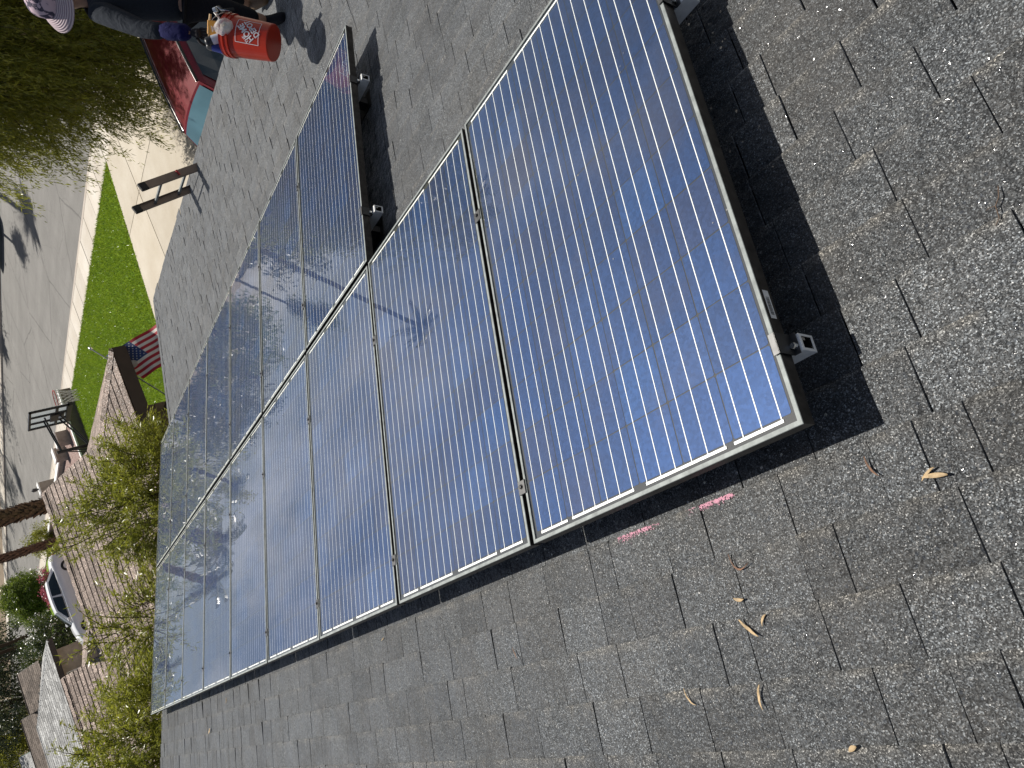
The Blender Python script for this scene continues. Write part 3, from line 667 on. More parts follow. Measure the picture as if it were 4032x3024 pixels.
# ------------------------------------------------------------------ litter on the shingles
def dry_leaf(x, y, ang, length, width, curl, mat, label, twist=.4):
    mb = MB(); n = 7; ri = [];
    for i in range(n):
        t_ = i/(n-1); wv_ = .72*width*math.sin(math.pi*min(1, t_*.92+.06))**.8*.5; bx = length*(t_-.5); by = curl*length*(4*(t_-.5)**2-.5)*.5; tw = twist*(t_-.5)
        z_ = .0035+abs(t_-.5)*length*.22
        ri.append([(bx, by-wv_*math.cos(tw), z_-wv_*math.sin(tw)+wv_*.6), (bx, by, z_), (bx, by+wv_*math.cos(tw), z_+wv_*math.sin(tw)+wv_*.6)])
    V_ = [p for r_ in ri for p in r_]; F_ = []
    for i in range(n-1): F_ += [(3*i, 3*i+3, 3*i+4, 3*i+1), (3*i+1, 3*i+4, 3*i+5, 3*i+2)]
    mb.add(V_, F_); o = mb.build('dry_leaf', mat, smooth=True, label=label, cat='leaf', group='dry leaves fallen on the shingles')
    sm = o.modifiers.new('solid', 'SOLIDIFY'); sm.thickness = .0007
    o.matrix_world = ROOFM @ Matrix.Translation((x, y, ZS+.006)) @ Matrix.Rotation(ang, 4, 'Z')
LT, LD = MAT['leafdry'], MAT['leafdark']
dry_leaf(-.020, 1.742, 1.9, .050, .006, .3, LD, 'thin dark curled leaf nearest the square rail end')
dry_leaf(-.134, 1.797, -.2, .048, .013, .05, LT, 'broad golden leaf lying alone right of the dark curled one')
dry_leaf(-.122, 1.789, .5, .036, .007, .2, LT, 'slim tan leaf touching the broad golden leaf')
dry_leaf(.377, 1.850, 2.6, .060, .006, .9, LD, 'black hooked leaf curled into a half ring on the shingles')
dry_leaf(.404, 1.928, 2.9, .030, .011, .2, LT, 'small crumpled tan leaf between the hooked one and the leaf pair')
dry_leaf(.396, 1.996, 2.35, .062, .011, .15, LT, 'long pale leaf with a dark tip, larger of a pair on one course')
dry_leaf(.350, 1.983, .9, .030, .008, .4, LT, 'small bent yellow leaf beside the long pale leaf')
dry_leaf(.640, 2.128, 2.2, .052, .0055, .5, LT, 'thin bowed pale leaf with one black edge')
dry_leaf(.417, 2.142, 1.4, .054, .009, .35, LT, 'twisted tan leaf with a broken side, above the bottom edge')
dry_leaf(.2205, 2.2535, .4, .022, .014, .1, LT, 'little peach leaf fragment close to the bottom edge')
dry_leaf(1.421, 1.927, 2.0, .045, .006, .25, LD, 'reddish brown sliver leaf beyond the pink chalk')
dry_leaf(2.56, 1.724, .3, .035, .006, .1, LT, 'small white edged leaf right at the panel shade line')
dry_leaf(6.55, 1.95, .6, .075, .03, .1, LT, 'pinkish crumpled leaf far along the bare shingles')
dry_leaf(5.9, 1.75, 1.2, .05, .012, .1, LT, 'pale narrow leaf far along beside the panel shade')
mb = MB(); mb.tube([(0, 0, .004), (.018, .012, .007), (.034, .014, .006), (.052, .030, .005), (.066, .030, .004)], [.0011, .0013, .0012, .001, .0006], 6); mb.tube([(.034, .014, .006), (.040, .006, .008), (.046, .004, .009)], [.0009, .0007, .0004], 5)
o = mb.build('twig', MAT['twig'], label='small forked brown twig lying on the shingles near the image corner', cat='twig'); o.matrix_world = ROOFM @ Matrix.Translation((-.432, 1.345, ZS+.006)) @ Matrix.Rotation(.7, 4, 'Z')

# ------------------------------------------------------------------ extension ladder
def ladder():
    A, B = Vector((6.115, -3.44, 3.06)), Vector((6.565, -3.45, 3.065)); dn = Vector((0, -.34, -1.0)).normalized(); Lr = 3.08/abs(dn.z)
    Tt = thing('extension_ladder', 'brown fibreglass ladder with black end caps leaning on the eave above the driveway', 'ladder', tuple(A+dn*Lr))
    off = -(A+dn*Lr); ax = (B-A).normalized(); nn = ax.cross(dn).normalized()
    for s_, P_ in ((1, A), (-1, B)):
        mb = MB(); d1 = ax*s_; w_, f_, t_ = .085, .030, .004
        C_ = [(-w_/2, 0), (w_/2, 0), (w_/2, f_), (w_/2-t_, f_), (w_/2-t_, t_), (-w_/2+t_, t_), (-w_/2+t_, f_), (-w_/2, f_)]
        fn = lambda p, a: tuple(P_+off+nn*p[0]+d1*p[1]+dn*a); mb.prism(C_, fn, 0.07, Lr); mb.build('rail', MAT['ladder_rail'], Tt)
        mb = MB(); mb.prism([(-w_/2-.004, -.005), (w_/2+.004, -.005), (w_/2+.004, f_+.004), (-w_/2-.004, f_+.004)], fn, -.012, .075); bevel(mb.build('end_cap', MAT['rubber'], Tt), .012, 3)
        mb = MB(); mb.prism([(-w_/2-.006, -.006), (w_/2+.006, -.006), (w_/2+.006, f_+.005), (-w_/2-.006, f_+.005)], fn, Lr-.10, Lr-.01); mb.build('foot', MAT['rubber'], Tt)
    k = .26
    while k < Lr-.1:
        mb = MB(); p, q_ = A+dn*k, B+dn*k; mb.tube([p+off+ax*.004, q_+off-ax*.004], .016, 8); mb.build('rung', MAT['alu'], Tt); k += .305
    for k in (.45, .85):
        mb = MB(); p = A+dn*k+off-ax*.02; mb.tube([p-nn*.03, p+nn*.03], .012, 6); mb.build('rung_rivet', MAT['rimred'], Tt)
ladder()

# ------------------------------------------------------------------ foliage tools
def leaves_on(P, n_hint, length, width, droop=.4, flat=0.0, rng=RNG, out=None):
    """one narrow diamond leaf at each point of P"""
    n = len(P); d = rng.normal(0, 1, (n, 3)); d[:, 2] -= droop*1.5
    if out is not None: d += out
    d /= np.linalg.norm(d, axis=1, keepdims=True)+1e-9
    s_ = np.cross(d, rng.normal(0, 1, (n, 3))); s_ /= np.linalg.norm(s_, axis=1, keepdims=True)+1e-9
    L_ = (length*rng.uniform(.6, 1.35, n))[:, None]; W_ = (width*rng.uniform(.7, 1.3, n))[:, None]*.5
    nrm = np.cross(d, s_)
    V = np.stack([P, P+d*L_*.45+s_*W_+nrm*L_*.05, P+d*L_-nrm*L_*.06, P+d*L_*.45-s_*W_+nrm*L_*.05], 1).reshape(-1, 3)
    return V, np.arange(4*n).reshape(n, 4)
def crown_points(center, radii, nclump, per, spread, rng, hollow=.55, low=-1.0):
    """clumps placed in the outer shell of an ellipsoid, points gathered round them"""
    c = rng.normal(0, 1, (nclump*3, 3)); c /= np.linalg.norm(c, axis=1, keepdims=True); c = c[c[:, 2] > low][:nclump]
    r = rng.uniform(hollow, 1.0, (len(c), 1))*(1+.16*rng.normal(0, 1, (len(c), 1)))
    C_ = np.array(center)+c*r*np.array(radii); k = rng.poisson(per, len(C_)); idx = np.repeat(np.arange(len(C_)), k)
    P = C_[idx]+rng.normal(0, 1, (len(idx), 3))*spread*rng.uniform(.5, 1.3, (len(C_), 1))[idx]
    return P, C_
def strands(center, radii, n, per, length, droop, up, rng, hollow=.3, jit=.03):
    """leafy shoots: each starts inside the crown, runs outward and bends with its weight"""
    c = rng.normal(0, 1, (n, 3)); c /= np.linalg.norm(c, axis=1, keepdims=True)
    lump = 1+.13*np.sin(c[:, 0]*5.1+1.3)*np.cos(c[:, 1]*4.3)+.10*np.sin(c[:, 2]*7+c[:, 0]*3)
    r = rng.uniform(hollow, .88, (n, 1))**.7*lump[:, None]; P0 = np.array(center)+c*r*np.array(radii)
    d = c*np.array([1, 1, .35])+rng.normal(0, .38, (n, 3)); d[:, 2] += up; d /= np.linalg.norm(d, axis=1, keepdims=True)
    L_ = length*rng.uniform(.5, 1.3, (n, 1)); t_ = np.linspace(0, 1, 6)
    path = P0[:, None]+d[:, None]*L_[:, None]*t_[None, :, None]; path[:, :, 2] -= droop*L_*(t_[None]**2)
    u = rng.uniform(.05, 1, (n, per)); i = np.minimum((u*5).astype(int), 4); f_ = u*5-i; rr = np.arange(n)[:, None]
    P = path[rr, i]*(1-f_[..., None])+path[rr, i+1]*f_[..., None]; D = path[rr, i+1]-path[rr, i]
    P = P.reshape(-1, 3)+rng.normal(0, jit, (n*per, 3)); D = D.reshape(-1, 3); D /= np.linalg.norm(D, axis=1, keepdims=True)+1e-9
    return path, P, D
def tree(name, label, cat, base, center, radii, nclump, per, spread, leaf, lw, mat, trunk_r=.12, group=None, seed=0, droop=.4, hollow=.5, low=-1.0, nb=24, bark='bark', twigs=True, trunks=1, shoot=0.0, up=.1, bend=.6):
    rng = np.random.default_rng(seed+100); T_ = thing(name, label, cat, base, group=group); b = np.array(base); mb = MB()
    if shoot:
        path, P, D = strands(np.array(center)-b, radii, nclump, per, shoot, bend, up, rng, hollow, spread); k = P[:, 2] > .05; P, D = P[k], D[k]; C_ = path[:, 0]
        V, F = leaves_on(P, 0, leaf, lw, droop, rng=rng, out=D*1.6)
        for q in rng.choice(len(path), min(len(path), 420), replace=False): mb.tube([tuple(p) for p in path[q, ::1] if p[2] > .0] or [tuple(path[q, 0]), tuple(path[q, 1])], [.010, .008, .006, .004, .003, .002][:max(2, int((path[q, :, 2] > 0).sum()))], 3, caps=False)
    else:
        P, C_ = crown_points(np.array(center)-b, radii, nclump, per, spread, rng, hollow, low); P = P[P[:, 2] > .04]; V, F = leaves_on(P, 0, leaf, lw, droop, rng=rng)
    link('crown', np_mesh('crown', V, F, MAT[mat]), T_)
    cc_ = np.array(center)-b; bh = max(.25, cc_[2]-radii[2]*.75)
    for tk in range(trunks):
        off = np.array([rng.normal(0, .12), rng.normal(0, .12), 0])*(trunks > 1)
        fork = np.array([cc_[0]*.4, cc_[1]*.4, bh])+off*2.2
        mb.tube([tuple(off), tuple(off*1.2+fork*.5), tuple(fork)], [trunk_r, trunk_r*.85, trunk_r*.7], 8)
        sel = rng.choice(len(C_), min(nb, len(C_)), replace=False)
        for q in sel:
            e_ = C_[q]; mid = fork*.5+e_*.5+np.array([0, 0, .12*radii[2]])+rng.normal(0, .06, 3)*radii[0]
            mb.tube([tuple(fork), tuple(mid), tuple(e_*.95+mid*.05)], [trunk_r*.34, trunk_r*.17, trunk_r*.05], 5, caps=False)
    mb.build('trunk', MAT[bark], T_, smooth=True); return T_
def palm(label, base, height, rad, seed, crown=1.9, boots=True, group='palms'):
    rng = np.random.default_rng(seed); T_ = thing('palm_tree', label, 'palm tree', base, group=group)
    mb = MB(); pts = [(rng.normal(0, .03), rng.normal(0, .03), height*i/8) for i in range(9)]; pts[0] = (0, 0, -.1)
    mb.tube(pts, [rad*(1.0-.12*i/8) for i in range(9)], 12, mi=0)
    if boots:
        z = .1; k = 0
        while z < min(height, 8.5):
            for j in range(9):
                a_ = k*.52+j*2*math.pi/9+rng.normal(0, .08); r0 = rad*.95; L_ = .20*rng.uniform(.8, 1.2); wv_ = rad*.42*rng.uniform(.8, 1.1); o_ = rng.uniform(.05, .13)
                er = Vector((math.cos(a_), math.sin(a_), 0)); et = Vector((-math.sin(a_), math.cos(a_), 0)); p0 = er*r0+Vector((0, 0, z+rng.normal(0, .015)))
                p1 = p0+er*o_+Vector((0, 0, L_))
                mb.add([p0-et*wv_, p0+et*wv_, p1+et*wv_*.55, p1-et*wv_*.55, p0-et*wv_*.5+er*.03-Vector((0, 0, .04)), p1-er*.05], [(0, 1, 2, 3), (3, 2, 5), (0, 4, 1), (1, 5, 2), (0, 3, 5)], 1)
            z += .125; k += 1
    mb.build('trunk', [MAT['palmcore'], MAT['boot']], T_)
    Vs = []; 
    for i in range(34):
        a_ = rng.uniform(0, 2*np.pi); el = rng.uniform(-.6, 1.3); L_ = crown*rng.uniform(.8, 1.1); n = 9; pr = None
        er = np.array([np.cos(a_), np.sin(a_), 0]); et = np.array([-np.sin(a_), np.cos(a_), 0])
        for j in range(n):
            t_ = j/(n-1); p = np.array([0, 0, height])+er*L_*t_*np.cos(el*(1-.3*t_))+np.array([0, 0, 1])*(L_*t_*np.sin(el)-L_*.45*t_**2)
            if pr is not None:
                for s_ in (-1, 1):
                    for m_ in range(2):
                        q = pr+(p-pr)*(m_*.5); tip = q+et*s_*.40*crown/1.9*np.sin(np.pi*min(1, t_*.85+.12))+er*.16-np.array([0, 0, .14]); wv_ = er*.045
                        Vs.append([q-wv_, q+wv_, tip+wv_*.3, tip-wv_*.3])
            pr = p
    V = np.array(Vs).reshape(-1, 3); link('crown', np_mesh('crown', V, np.arange(len(V)).reshape(-1, 4), MAT['frond']), T_); return T_

# big tree over the driveway
tree('willowy_tree', 'large willowy tree with yellow green top hanging over the driveway behind the red car', 'tree', (10.75, -9.95, 0), (10.62, -10.0, 3.6), (2.2, 2.2, 3.7), 6400, 56, .035, .10, .017, 'leaf_olive', .10, seed=1, droop=.5, hollow=.08, nb=90, trunks=3, shoot=.75, up=.0, bend=.75)
# bushy trees between the two houses
tree('bushy_tree', 'wide olive bush between the houses, closest to the flag', 'tree', (11.1, -1.35, 0), (11.05, -1.30, 2.3), (.85, 1.15, 1.7), 1000, 52, .025, .085, .016, 'leaf_yellow', .06, shoot=.55, up=.45, bend=.25, seed=2, group='narrow leaved trees between the houses', hollow=.45, nb=44, trunks=3)
tree('bushy_tree', 'thin twiggy tree in the middle between the houses', 'tree', (11.3, .25, 0), (11.2, .40, 2.6), (.60, .60, 1.7), 400, 46, .025, .085, .016, 'leaf_yellow', .05, shoot=.6, up=.5, bend=.25, seed=3, group='narrow leaved trees between the houses', hollow=.45, nb=48, trunks=3)
tree('bushy_tree', 'tall yellow green tree rising over the far end of the bare shingles', 'tree', (11.0, 1.75, 0), (10.95, 1.95, 3.0), (.95, 1.10, 2.1), 1300, 54, .025, .085, .016, 'leaf_yellow', .06, shoot=.6, up=.5, bend=.3, seed=4, group='narrow leaved trees between the houses', hollow=.4, nb=44, trunks=3)
# palms
palm('thick trunked palm with rough leaf boots, the nearer of two beyond the brown roof', (34.1, -7.95, 0), 6.9, .28, 21, boots=True)
palm('slimmer rough trunked palm right behind the thick one beside the round shrub', (43.9, -8.55, 0), 8.4, .17, 22)
palm('tall slender palm across the street, seen mirrored in the middle panels', (36.0, -25.6, 0), 14.2, .16, 23, 1.7, False)
palm('shorter slender palm across the street, mirrored in the second panel', (25.2, -26.6, 0), 11.6, .15, 24, 1.6, False)
palm('palm across the street far beyond the white car, mirrored in the far panels', (71.0, -24.6, 0), 10.6, .2, 27, 2.2, False)
palm('stocky palm across the street opposite the yard wall, mirrored in the panels', (52.0, -26.2, 0), 7.0, .22, 28, 2.0, False)
palm('leaning brown palm trunk far down the street, left of a pair', (80.5, -9.2, 0), 11, .16, 25, 1.6, False)
palm('leaning brown palm trunk far down the street, right of a pair', (81.5, -8.75, 0), 12, .16, 26, 1.6, False)
# shrubs down the street
tree('topiary_tree', 'large clipped round green tree by the far sidewalk', 'tree', (67.3, -10.35, 0), (67.3, -10.35, 1.55), (1.62, 1.62, 1.42), 480, 60, .16, .13, .07, 'leaf_green', .12, seed=5, hollow=.8, nb=8, twigs=False)
tree('round_shrub', 'small round shrub just beyond the clipped tree', 'shrub', (74.5, -9.6, 0), (74.5, -9.6, .95), (1.15, 1.15, .95), 130, 40, .16, .13, .07, 'leaf_green', .06, seed=6, hollow=.7, nb=6, twigs=False)
tree('flowering_shrub', 'big dark shrub dotted with white blossoms in front of the pale grey roof', 'shrub', (57.6, -5.45, 0), (57.6, -5.45, 1.35), (1.7, 1.5, 1.35), 300, 45, .17, .12, .06, 'leaf_dark', .08, seed=7, hollow=.7, nb=8, twigs=False)
T_ = [o for o in COL.objects if o.name.startswith('flowering_shrub')][0]
rng = np.random.default_rng(77); P, _ = crown_points((-.2, -.5, 1.6), (1.55, 1.2, 1.25), 60, 5, .06, rng, .95); V, F = leaves_on(P, 0, .11, .09, 0, rng=rng); link('blossoms', np_mesh('blossoms', V, F, MAT['flower']), T_, kind='stuff')
tree('round_shrub', 'dark rounded shrub behind the white flowering one', 'shrub', (71.5, -6.1, 0), (71.5, -6.1, 1.5), (2.0, 2.0, 1.6), 220, 42, .18, .14, .07, 'leaf_dark', .08, seed=8, hollow=.7, nb=6, twigs=False)
tree('round_shrub', 'olive shrub at the foot of the slimmer palm', 'shrub', (53.9, -11.15, 0), (53.9, -11.15, .75), (.95, .95, .75), 130, 36, .13, .10, .05, 'leaf_olive', .05, seed=9, hollow=.6, nb=6, twigs=False)
tree('round_shrub', 'tiny dark shrub beside the tail of the white car', 'shrub', (52.0, -9.75, 0), (52.0, -9.75, .4), (.5, .5, .4), 50, 30, .09, .08, .04, 'leaf_dark', .03, seed=10, hollow=.6, nb=4, twigs=False)
T_ = tree('bougainvillea', 'magenta bougainvillea hedge behind the white car', 'shrub', (61.5, -9.3, 0), (61.5, -9.3, .35), (.8, 1.5, .40), 110, 30, .13, .10, .05, 'leaf_dark', .04, seed=11, hollow=.5, nb=6, twigs=False)
rng = np.random.default_rng(78); P, _ = crown_points((-.1, 0, .42), (.85, 1.5, .45), 60, 26, .11, rng, .85); V, F = leaves_on(P, 0, .10, .08, 0, rng=rng); link('blossoms', np_mesh('blossoms', V, F, MAT['pink']), T_, kind='stuff')
# trees closing the view
for i, (x, y, h, r, mt, lb) in enumerate([
    (88, -9.5, 11, 4.0, 'leaf_grey', 'grey green conifer like tree behind the far round shrub'),
    (92, -5.0, 13, 4.6, 'leaf_grey', 'tall grey green tree above the taupe gabled roof'),
    (95, 0.8, 9.0, 4.2, 'leaf_olive', 'olive tree standing behind the second taupe roof'),
    (98, 7.5, 9.5, 4.5, 'leaf_dark', 'dark tree behind the palest far roof'),
    (112, -3.0, 14, 5.0, 'leaf_dark', 'broad dark tree at the very back of the view'),
    (104, 16, 10.0, 5.0, 'leaf_olive', 'olive tree at the back beyond all the roofs')]):
    tree('street_tree', lb, 'tree', (x, y, 0), (x, y, h*.55), (r, r, h*.47), 320, 42, .34, .30, .12, mt, .25, group='trees at the back of the view', seed=30+i, hollow=.55, nb=16, twigs=False)
# across the street: seen mirrored in the panels, and the tree whose shade lies on the asphalt
tree('street_tree', 'slim tree on the far side of the street shading the asphalt', 'tree', (36.7, -23.35, 0), (36.5, -23.3, 7.7), (.8, .8, 1.8), 120, 40, .16, .20, .05, 'leaf_green', .10, seed=40, hollow=.3, nb=20)
for i, (x, y, h, r) in enumerate([(50, -27.5, 8.0, 3.4), (62, -28, 10.5, 4.6), (78, -27, 12.5, 5.2), (24, -31, 6.5, 3.2), (42, -33, 8, 3.8), (14, -30, 7, 3.4), (104, -27, 13.5, 6.5), (70, -30, 9.5, 4.0), (90, -28, 11, 4.5), (122, -26, 15, 6.5)]):
    lb = ['round tree across the street facing the gravel yard', 'broad tree across the street opposite the white car', 'tall tree across the street near its far end', 'low tree across the street behind the short palm', 'tree behind the tall palm across the street', 'tree across the street opposite the driveway', 'largest tree far along the other side of the street', 'mid sized tree across the street between two taller ones', 'dense tree across the street beyond the tall one', 'last tree on the other side where the street ends'][i]
    tree('street_tree', lb, 'tree', (x, y, 0), (x, y, h*.58), (r, r, h*.44), 230, 34, .34, .30, .13, ['leaf_green', 'leaf_dark', 'leaf_olive'][i % 3], .22, group='trees across the street', seed=50+i, hollow=.5, nb=16, twigs=False)

# ------------------------------------------------------------------ neighbour houses
TP = math.tan(R_(20)); C20, S20 = math.cos(R_(20)), math.sin(R_(20))
rs2 = np.random.default_rng(17)
def fascia_box(mb, p, q, h=.2, t=.04):
    p, q = Vector(p), Vector(q); d = (q-p); n_ = Vector((d.y, -d.x, 0)).normalized()*t
    mb.add([p, q, q+n_, p+n_, p-Vector((0, 0, h)), q-Vector((0, 0, h)), q+n_-Vector((0, 0, h)), p+n_-Vector((0, 0, h))], [(3, 2, 1, 0), (4, 5, 6, 7), (0, 1, 5, 4), (1, 2, 6, 5), (2, 3, 7, 6), (3, 0, 4, 7)])
def neighbour1():
    X0, Z0, Yc = 12.99, 2.30, -4.78; XR1, XR2 = 16.70, 18.30; XE = 2*XR1-X0
    H = thing('house', 'neighbour house with brown shingle roof, flag and dark brown fascia', 'house', (16, 2, 0)); off = Vector((-16, -2, 0))
    def bd(mb, nm, mt, par=None, **kw): mb.v = [tuple(Vector(v)+off) for v in mb.v]; return mb.build(nm, mt, par or H, **kw)
    z = lambda x: Z0+TP*(x-X0)
    mb = MB(); dz = -.02
    P3 = [(X0, Yc, Z0), (X0, -.0, Z0), (XR1, 0.0, z(XR1)), (XR1, -3.5, z(XR1)), (14.27, -3.5, z(14.27))]
    mb.add([(x, y, zz+dz) for x, y, zz in P3], [(0, 4, 3, 2, 1)])
    P4 = [(X0, 0.0, Z0), (X0, 10, Z0), (XR2, 10, z(XR2)), (XR2, .1, z(XR2))]; mb.add([(x, y, zz+dz-.002) for x, y, zz in P4], [(0, 3, 2, 1)])
    mb.add([(X0, Yc, Z0+dz), (XE, Yc, Z0+dz), (XE-1.28, -3.5, z(14.27)+dz), (14.27, -3.5, z(14.27)+dz)], [(0, 1, 2, 3)])
    mb.add([(XR1, -3.5, z(XR1)+dz), (XR1, 0, z(XR1)+dz), (XE, 0, Z0+dz), (XE, Yc, Z0+dz), (XE-1.28, -3.5, z(14.27)+dz)], [(0, 4, 3, 2, 1)])
    mb.add([(XR2, .1, z(XR2)+dz), (XR2, 10, z(XR2)+dz), (2*XR2-X0, 10, Z0+dz), (2*XR2-X0, .1, Z0+dz)], [(0, 3, 2, 1)])
    mb.prism([(14.2, z(14.2)+dz-.02), (XR1, z(XR1)-.06), (XE-1.2, z(14.2)+dz-.02)], lambda p, a: (p[0], a, p[1]), -3.46, -3.40)
    mb.prism([(X0+.3, Z0-.05), (XR2, z(XR2)-.06), (2*XR2-X0-.3, Z0-.05)], lambda p, a: (p[0], a, p[1]), .14, .2)
    rf = bd(mb, 'roof', MAT['felt'])
    mb = MB(); up = (C20, 0, S20)
    hip = lambda v: (v*C20)      # hip at 45 degrees: y limit grows with run
    shingle_plane((X0-.03, Yc, Z0), (0, 1, 0), up, (XR1-X0)/C20, .19, lambda v: ((hip(v) if v*C20 < 1.28 else 1.25), -Yc+.05), (.25, .5), .015, .013, .006, mb, .003, rs2)
    shingle_plane((X0-.03, 0.0, Z0), (0, 1, 0), up, (XR2-X0)/C20, .19, lambda v: ((.0 if v*C20 < 3.6 else .08), 10), (.25, .5), .015, .013, .006, mb, .003, rs2)
    shingle_plane((X0, Yc-.03, Z0), (1, 0, 0), (0, C20, S20), 1.28/C20, .15, lambda v: (hip(v), XE-X0-hip(v)), (.25, .5), .010, .009, .003, mb, .002, rs2)
    # small slope facing the street in front of the taller rear gable
    shingle_plane((16.6, -.55, z(16.6)+.03), (1, 0, 0), (0, C20, S20), .66, .15, lambda v: (0.05, 1.75-v*.4), (.25, .5), .010, .009, .003, mb, .002, rs2)
    bd(mb, 'shingles', MAT['brown_shingle'], rf, kind='stuff')
    mb = MB()
    def cap(p, q, w_=.14, st_=.28):
        p, q = Vector(p), Vector(q); d = (q-p); L_ = d.length; d.normalize(); s_ = d.cross(Vector((0, 0, 1))).normalized(); n_ = int(L_/st_)
        for i in range(n_):
            a_ = p+d*(i*st_)+Vector((0, 0, .045)); b_ = p+d*((i+1.15)*st_)+Vector((0, 0, .033))
            mb.add([a_-s_*w_-Vector((0, 0, .045)), a_, a_+s_*w_-Vector((0, 0, .045)), b_-s_*w_-Vector((0, 0, .045)), b_, b_+s_*w_-Vector((0, 0, .045))], [(0, 1, 4, 3), (1, 2, 5, 4), (2, 1, 0)])
    cap((X0, Yc, Z0), (14.27, -3.5, z(14.27))); cap((XR1, -3.5, z(XR1)), (XR1, -.3, z(XR1))); cap((XR2, .1, z(XR2)), (XR2, 9.9, z(XR2)))
    bd(mb, 'ridge_caps', MAT['brown_shingle'], rf, kind='stuff')
    mb = MB(); fascia_box(mb, (X0, 10, Z0-.01), (X0, Yc, Z0-.01), .24); fascia_box(mb, (X0, Yc, Z0-.011), (XE, Yc, Z0-.011), .24); bd(mb, 'fascia', MAT['fascia'])
    mb = MB(); mb.add([(X0+.02, Yc+.02, Z0-.21), (XE-.02, Yc+.02, Z0-.21), (XE-.02, -3.70, Z0-.21), (X0+.02, -3.70, Z0-.21)], [(0, 1, 2, 3)]); bd(mb, 'soffit', MAT['fascia'])
    mb = MB(); mb.box((13.62, -3.75, 0), (XE-.6, 9.6, 2.2)); wl = bd(mb, 'wall', MAT['stucco'])
    mb = MB(); zc = 0.0; k = 0
    while zc < 2.05:
        yy = -3.76-(.2 if k % 2 else 0)
        while yy < 1.4:
            a_, b_ = max(yy, -3.76), yy+.395
            if b_-a_ > .05: mb.box((13.575+rs2.normal(0, .003), a_+.005, zc+.006), (13.619, b_-.005, zc+.190))
            yy += .405
        zc += .2; k += 1
    bd(mb, 'blocks', MAT['block'], wl, kind='stuff')
    # round porch lamp under the eave
    mb = MB(); mb.lathe([(.0001, .0), (.05, .015), (.075, .06), (.07, .11), (.03, .15), (.0001, .15)], 14, mat=Matrix.Translation((13.07, -4.45, 1.93))); bd(mb, 'porch_lamp', MAT['backboard'], smooth=True)
neighbour1()
def hip_house(label, X0, Y0, Z0, depth_, ylen, mat, exposure, wallmat='stucco', gable=False, trim='fascia'):
    H = thing('house', label, 'house', (X0+depth_/2, Y0+ylen/2, 0), group=None); off = -Vector((X0+depth_/2, Y0+ylen/2, 0))
    def bd(mb, nm, mt, par=None, **kw): mb.v = [tuple(Vector(v)+off) for v in mb.v]; return mb.build(nm, mt, par or H, **kw)
    run = depth_/2; zr = Z0+TP*run; mb = MB(); hy = 0 if gable else run; d = -.02
    A = [(X0, Y0, Z0), (X0+depth_, Y0, Z0), (X0+depth_, Y0+ylen, Z0), (X0, Y0+ylen, Z0), (X0+run, Y0+hy, zr), (X0+run, Y0+ylen-hy, zr)]
    mb.add([(a, b, c_+d) for a, b, c_ in A], [(0, 4, 5, 3), (1, 2, 5, 4), (0, 1, 4), (2, 3, 5)]); rf = bd(mb, 'roof', MAT['felt'])
    lim = lambda v: ((v*C20 if not gable else -.0), ylen-(v*C20 if not gable else 0)); mb = MB()
    shingle_plane((X0-.02, Y0, Z0), (0, 1, 0), (C20, 0, S20), run/C20, exposure, lim, (.3, .6), .014, .012, .01, mb, .003, rs2)
    shingle_plane((X0+depth_+.02, Y0, Z0), (0, 1, 0), (-C20, 0, S20), run/C20, exposure*2, lim, (.6, 1.2), .014, .012, .01, mb, .003, rs2)
    if not gable:
        lim2 = lambda v: (v*C20, depth_-v*C20)
        shingle_plane((X0, Y0-.02, Z0), (1, 0, 0), (0, C20, S20), run/C20, exposure, lim2, (.3, .6), .014, .012, .01, mb, .003, rs2)
    bd(mb, 'shingles', MAT[mat], rf, kind='stuff')
    mb = MB()
    for (p, q_) in ([((X0, Y0, Z0), (X0+run, Y0+hy, zr))] if not gable else [])+[((X0+run, Y0+hy, zr), (X0+run, Y0+ylen-hy, zr))]:
        p, q_ = Vector(p)+Vector((0, 0, .02)), Vector(q_)+Vector((0, 0, .02)); dd = (q_-p).normalized(); s_ = dd.cross(Vector((0, 0, 1))).normalized()*.14; dn = Vector((0, 0, .05)); up_ = Vector((0, 0, .03))
        mb.add([p-s_-dn, p+up_, p+s_-dn, q_-s_-dn, q_+up_, q_+s_-dn], [(0, 1, 4, 3), (1, 2, 5, 4), (2, 1, 0)])
    bd(mb, 'ridge_cap', MAT[mat], rf)
    mb = MB(); fascia_box(mb, (X0, Y0+ylen, Z0-.01), (X0, Y0, Z0-.01), .25); fascia_box(mb, (X0, Y0, Z0-.011), (X0+depth_, Y0, Z0-.011), .25)
    if gable:
        mb.prism([(0, -.02), (0, -.25), (.04, -.25), (.04, -.02)], lambda p, a: (X0+a*run, Y0-.04+p[0], Z0+TP*run*a+p[1]), 0, 1)
    bd(mb, 'fascia', MAT[trim])
    mb = MB(); mb.box((X0+.6, Y0+.6, 0), (X0+depth_-.6, Y0+ylen-.6, Z0-.1)); wl = bd(mb, 'wall', MAT[wallmat])
    if gable:
        mb = MB(); mb.prism([(X0+.6, Z0-.1), (X0+run, zr-.2), (X0+depth_-.6, Z0-.1)], lambda p, a: (p[0], a, p[1]), Y0+.6, Y0+.7); bd(mb, 'gable_wall', MAT[wallmat])
    for yy in np.arange(Y0+2.0, Y0+ylen-2, 3.2):
        mb = MB(); mb.box((X0+.56, yy, .95), (X0+.598, yy+1.2, 2.0)); wn = bd(mb, 'window', MAT['white'], wl)
        mb = MB(); mb.box((X0+.545, yy+.06, 1.01), (X0+.558, yy+.57, 1.94)); mb.box((X0+.545, yy+.63, 1.01), (X0+.558, yy+1.14, 1.94)); bd(mb, 'pane', MAT['carglass'], wn)
    return H
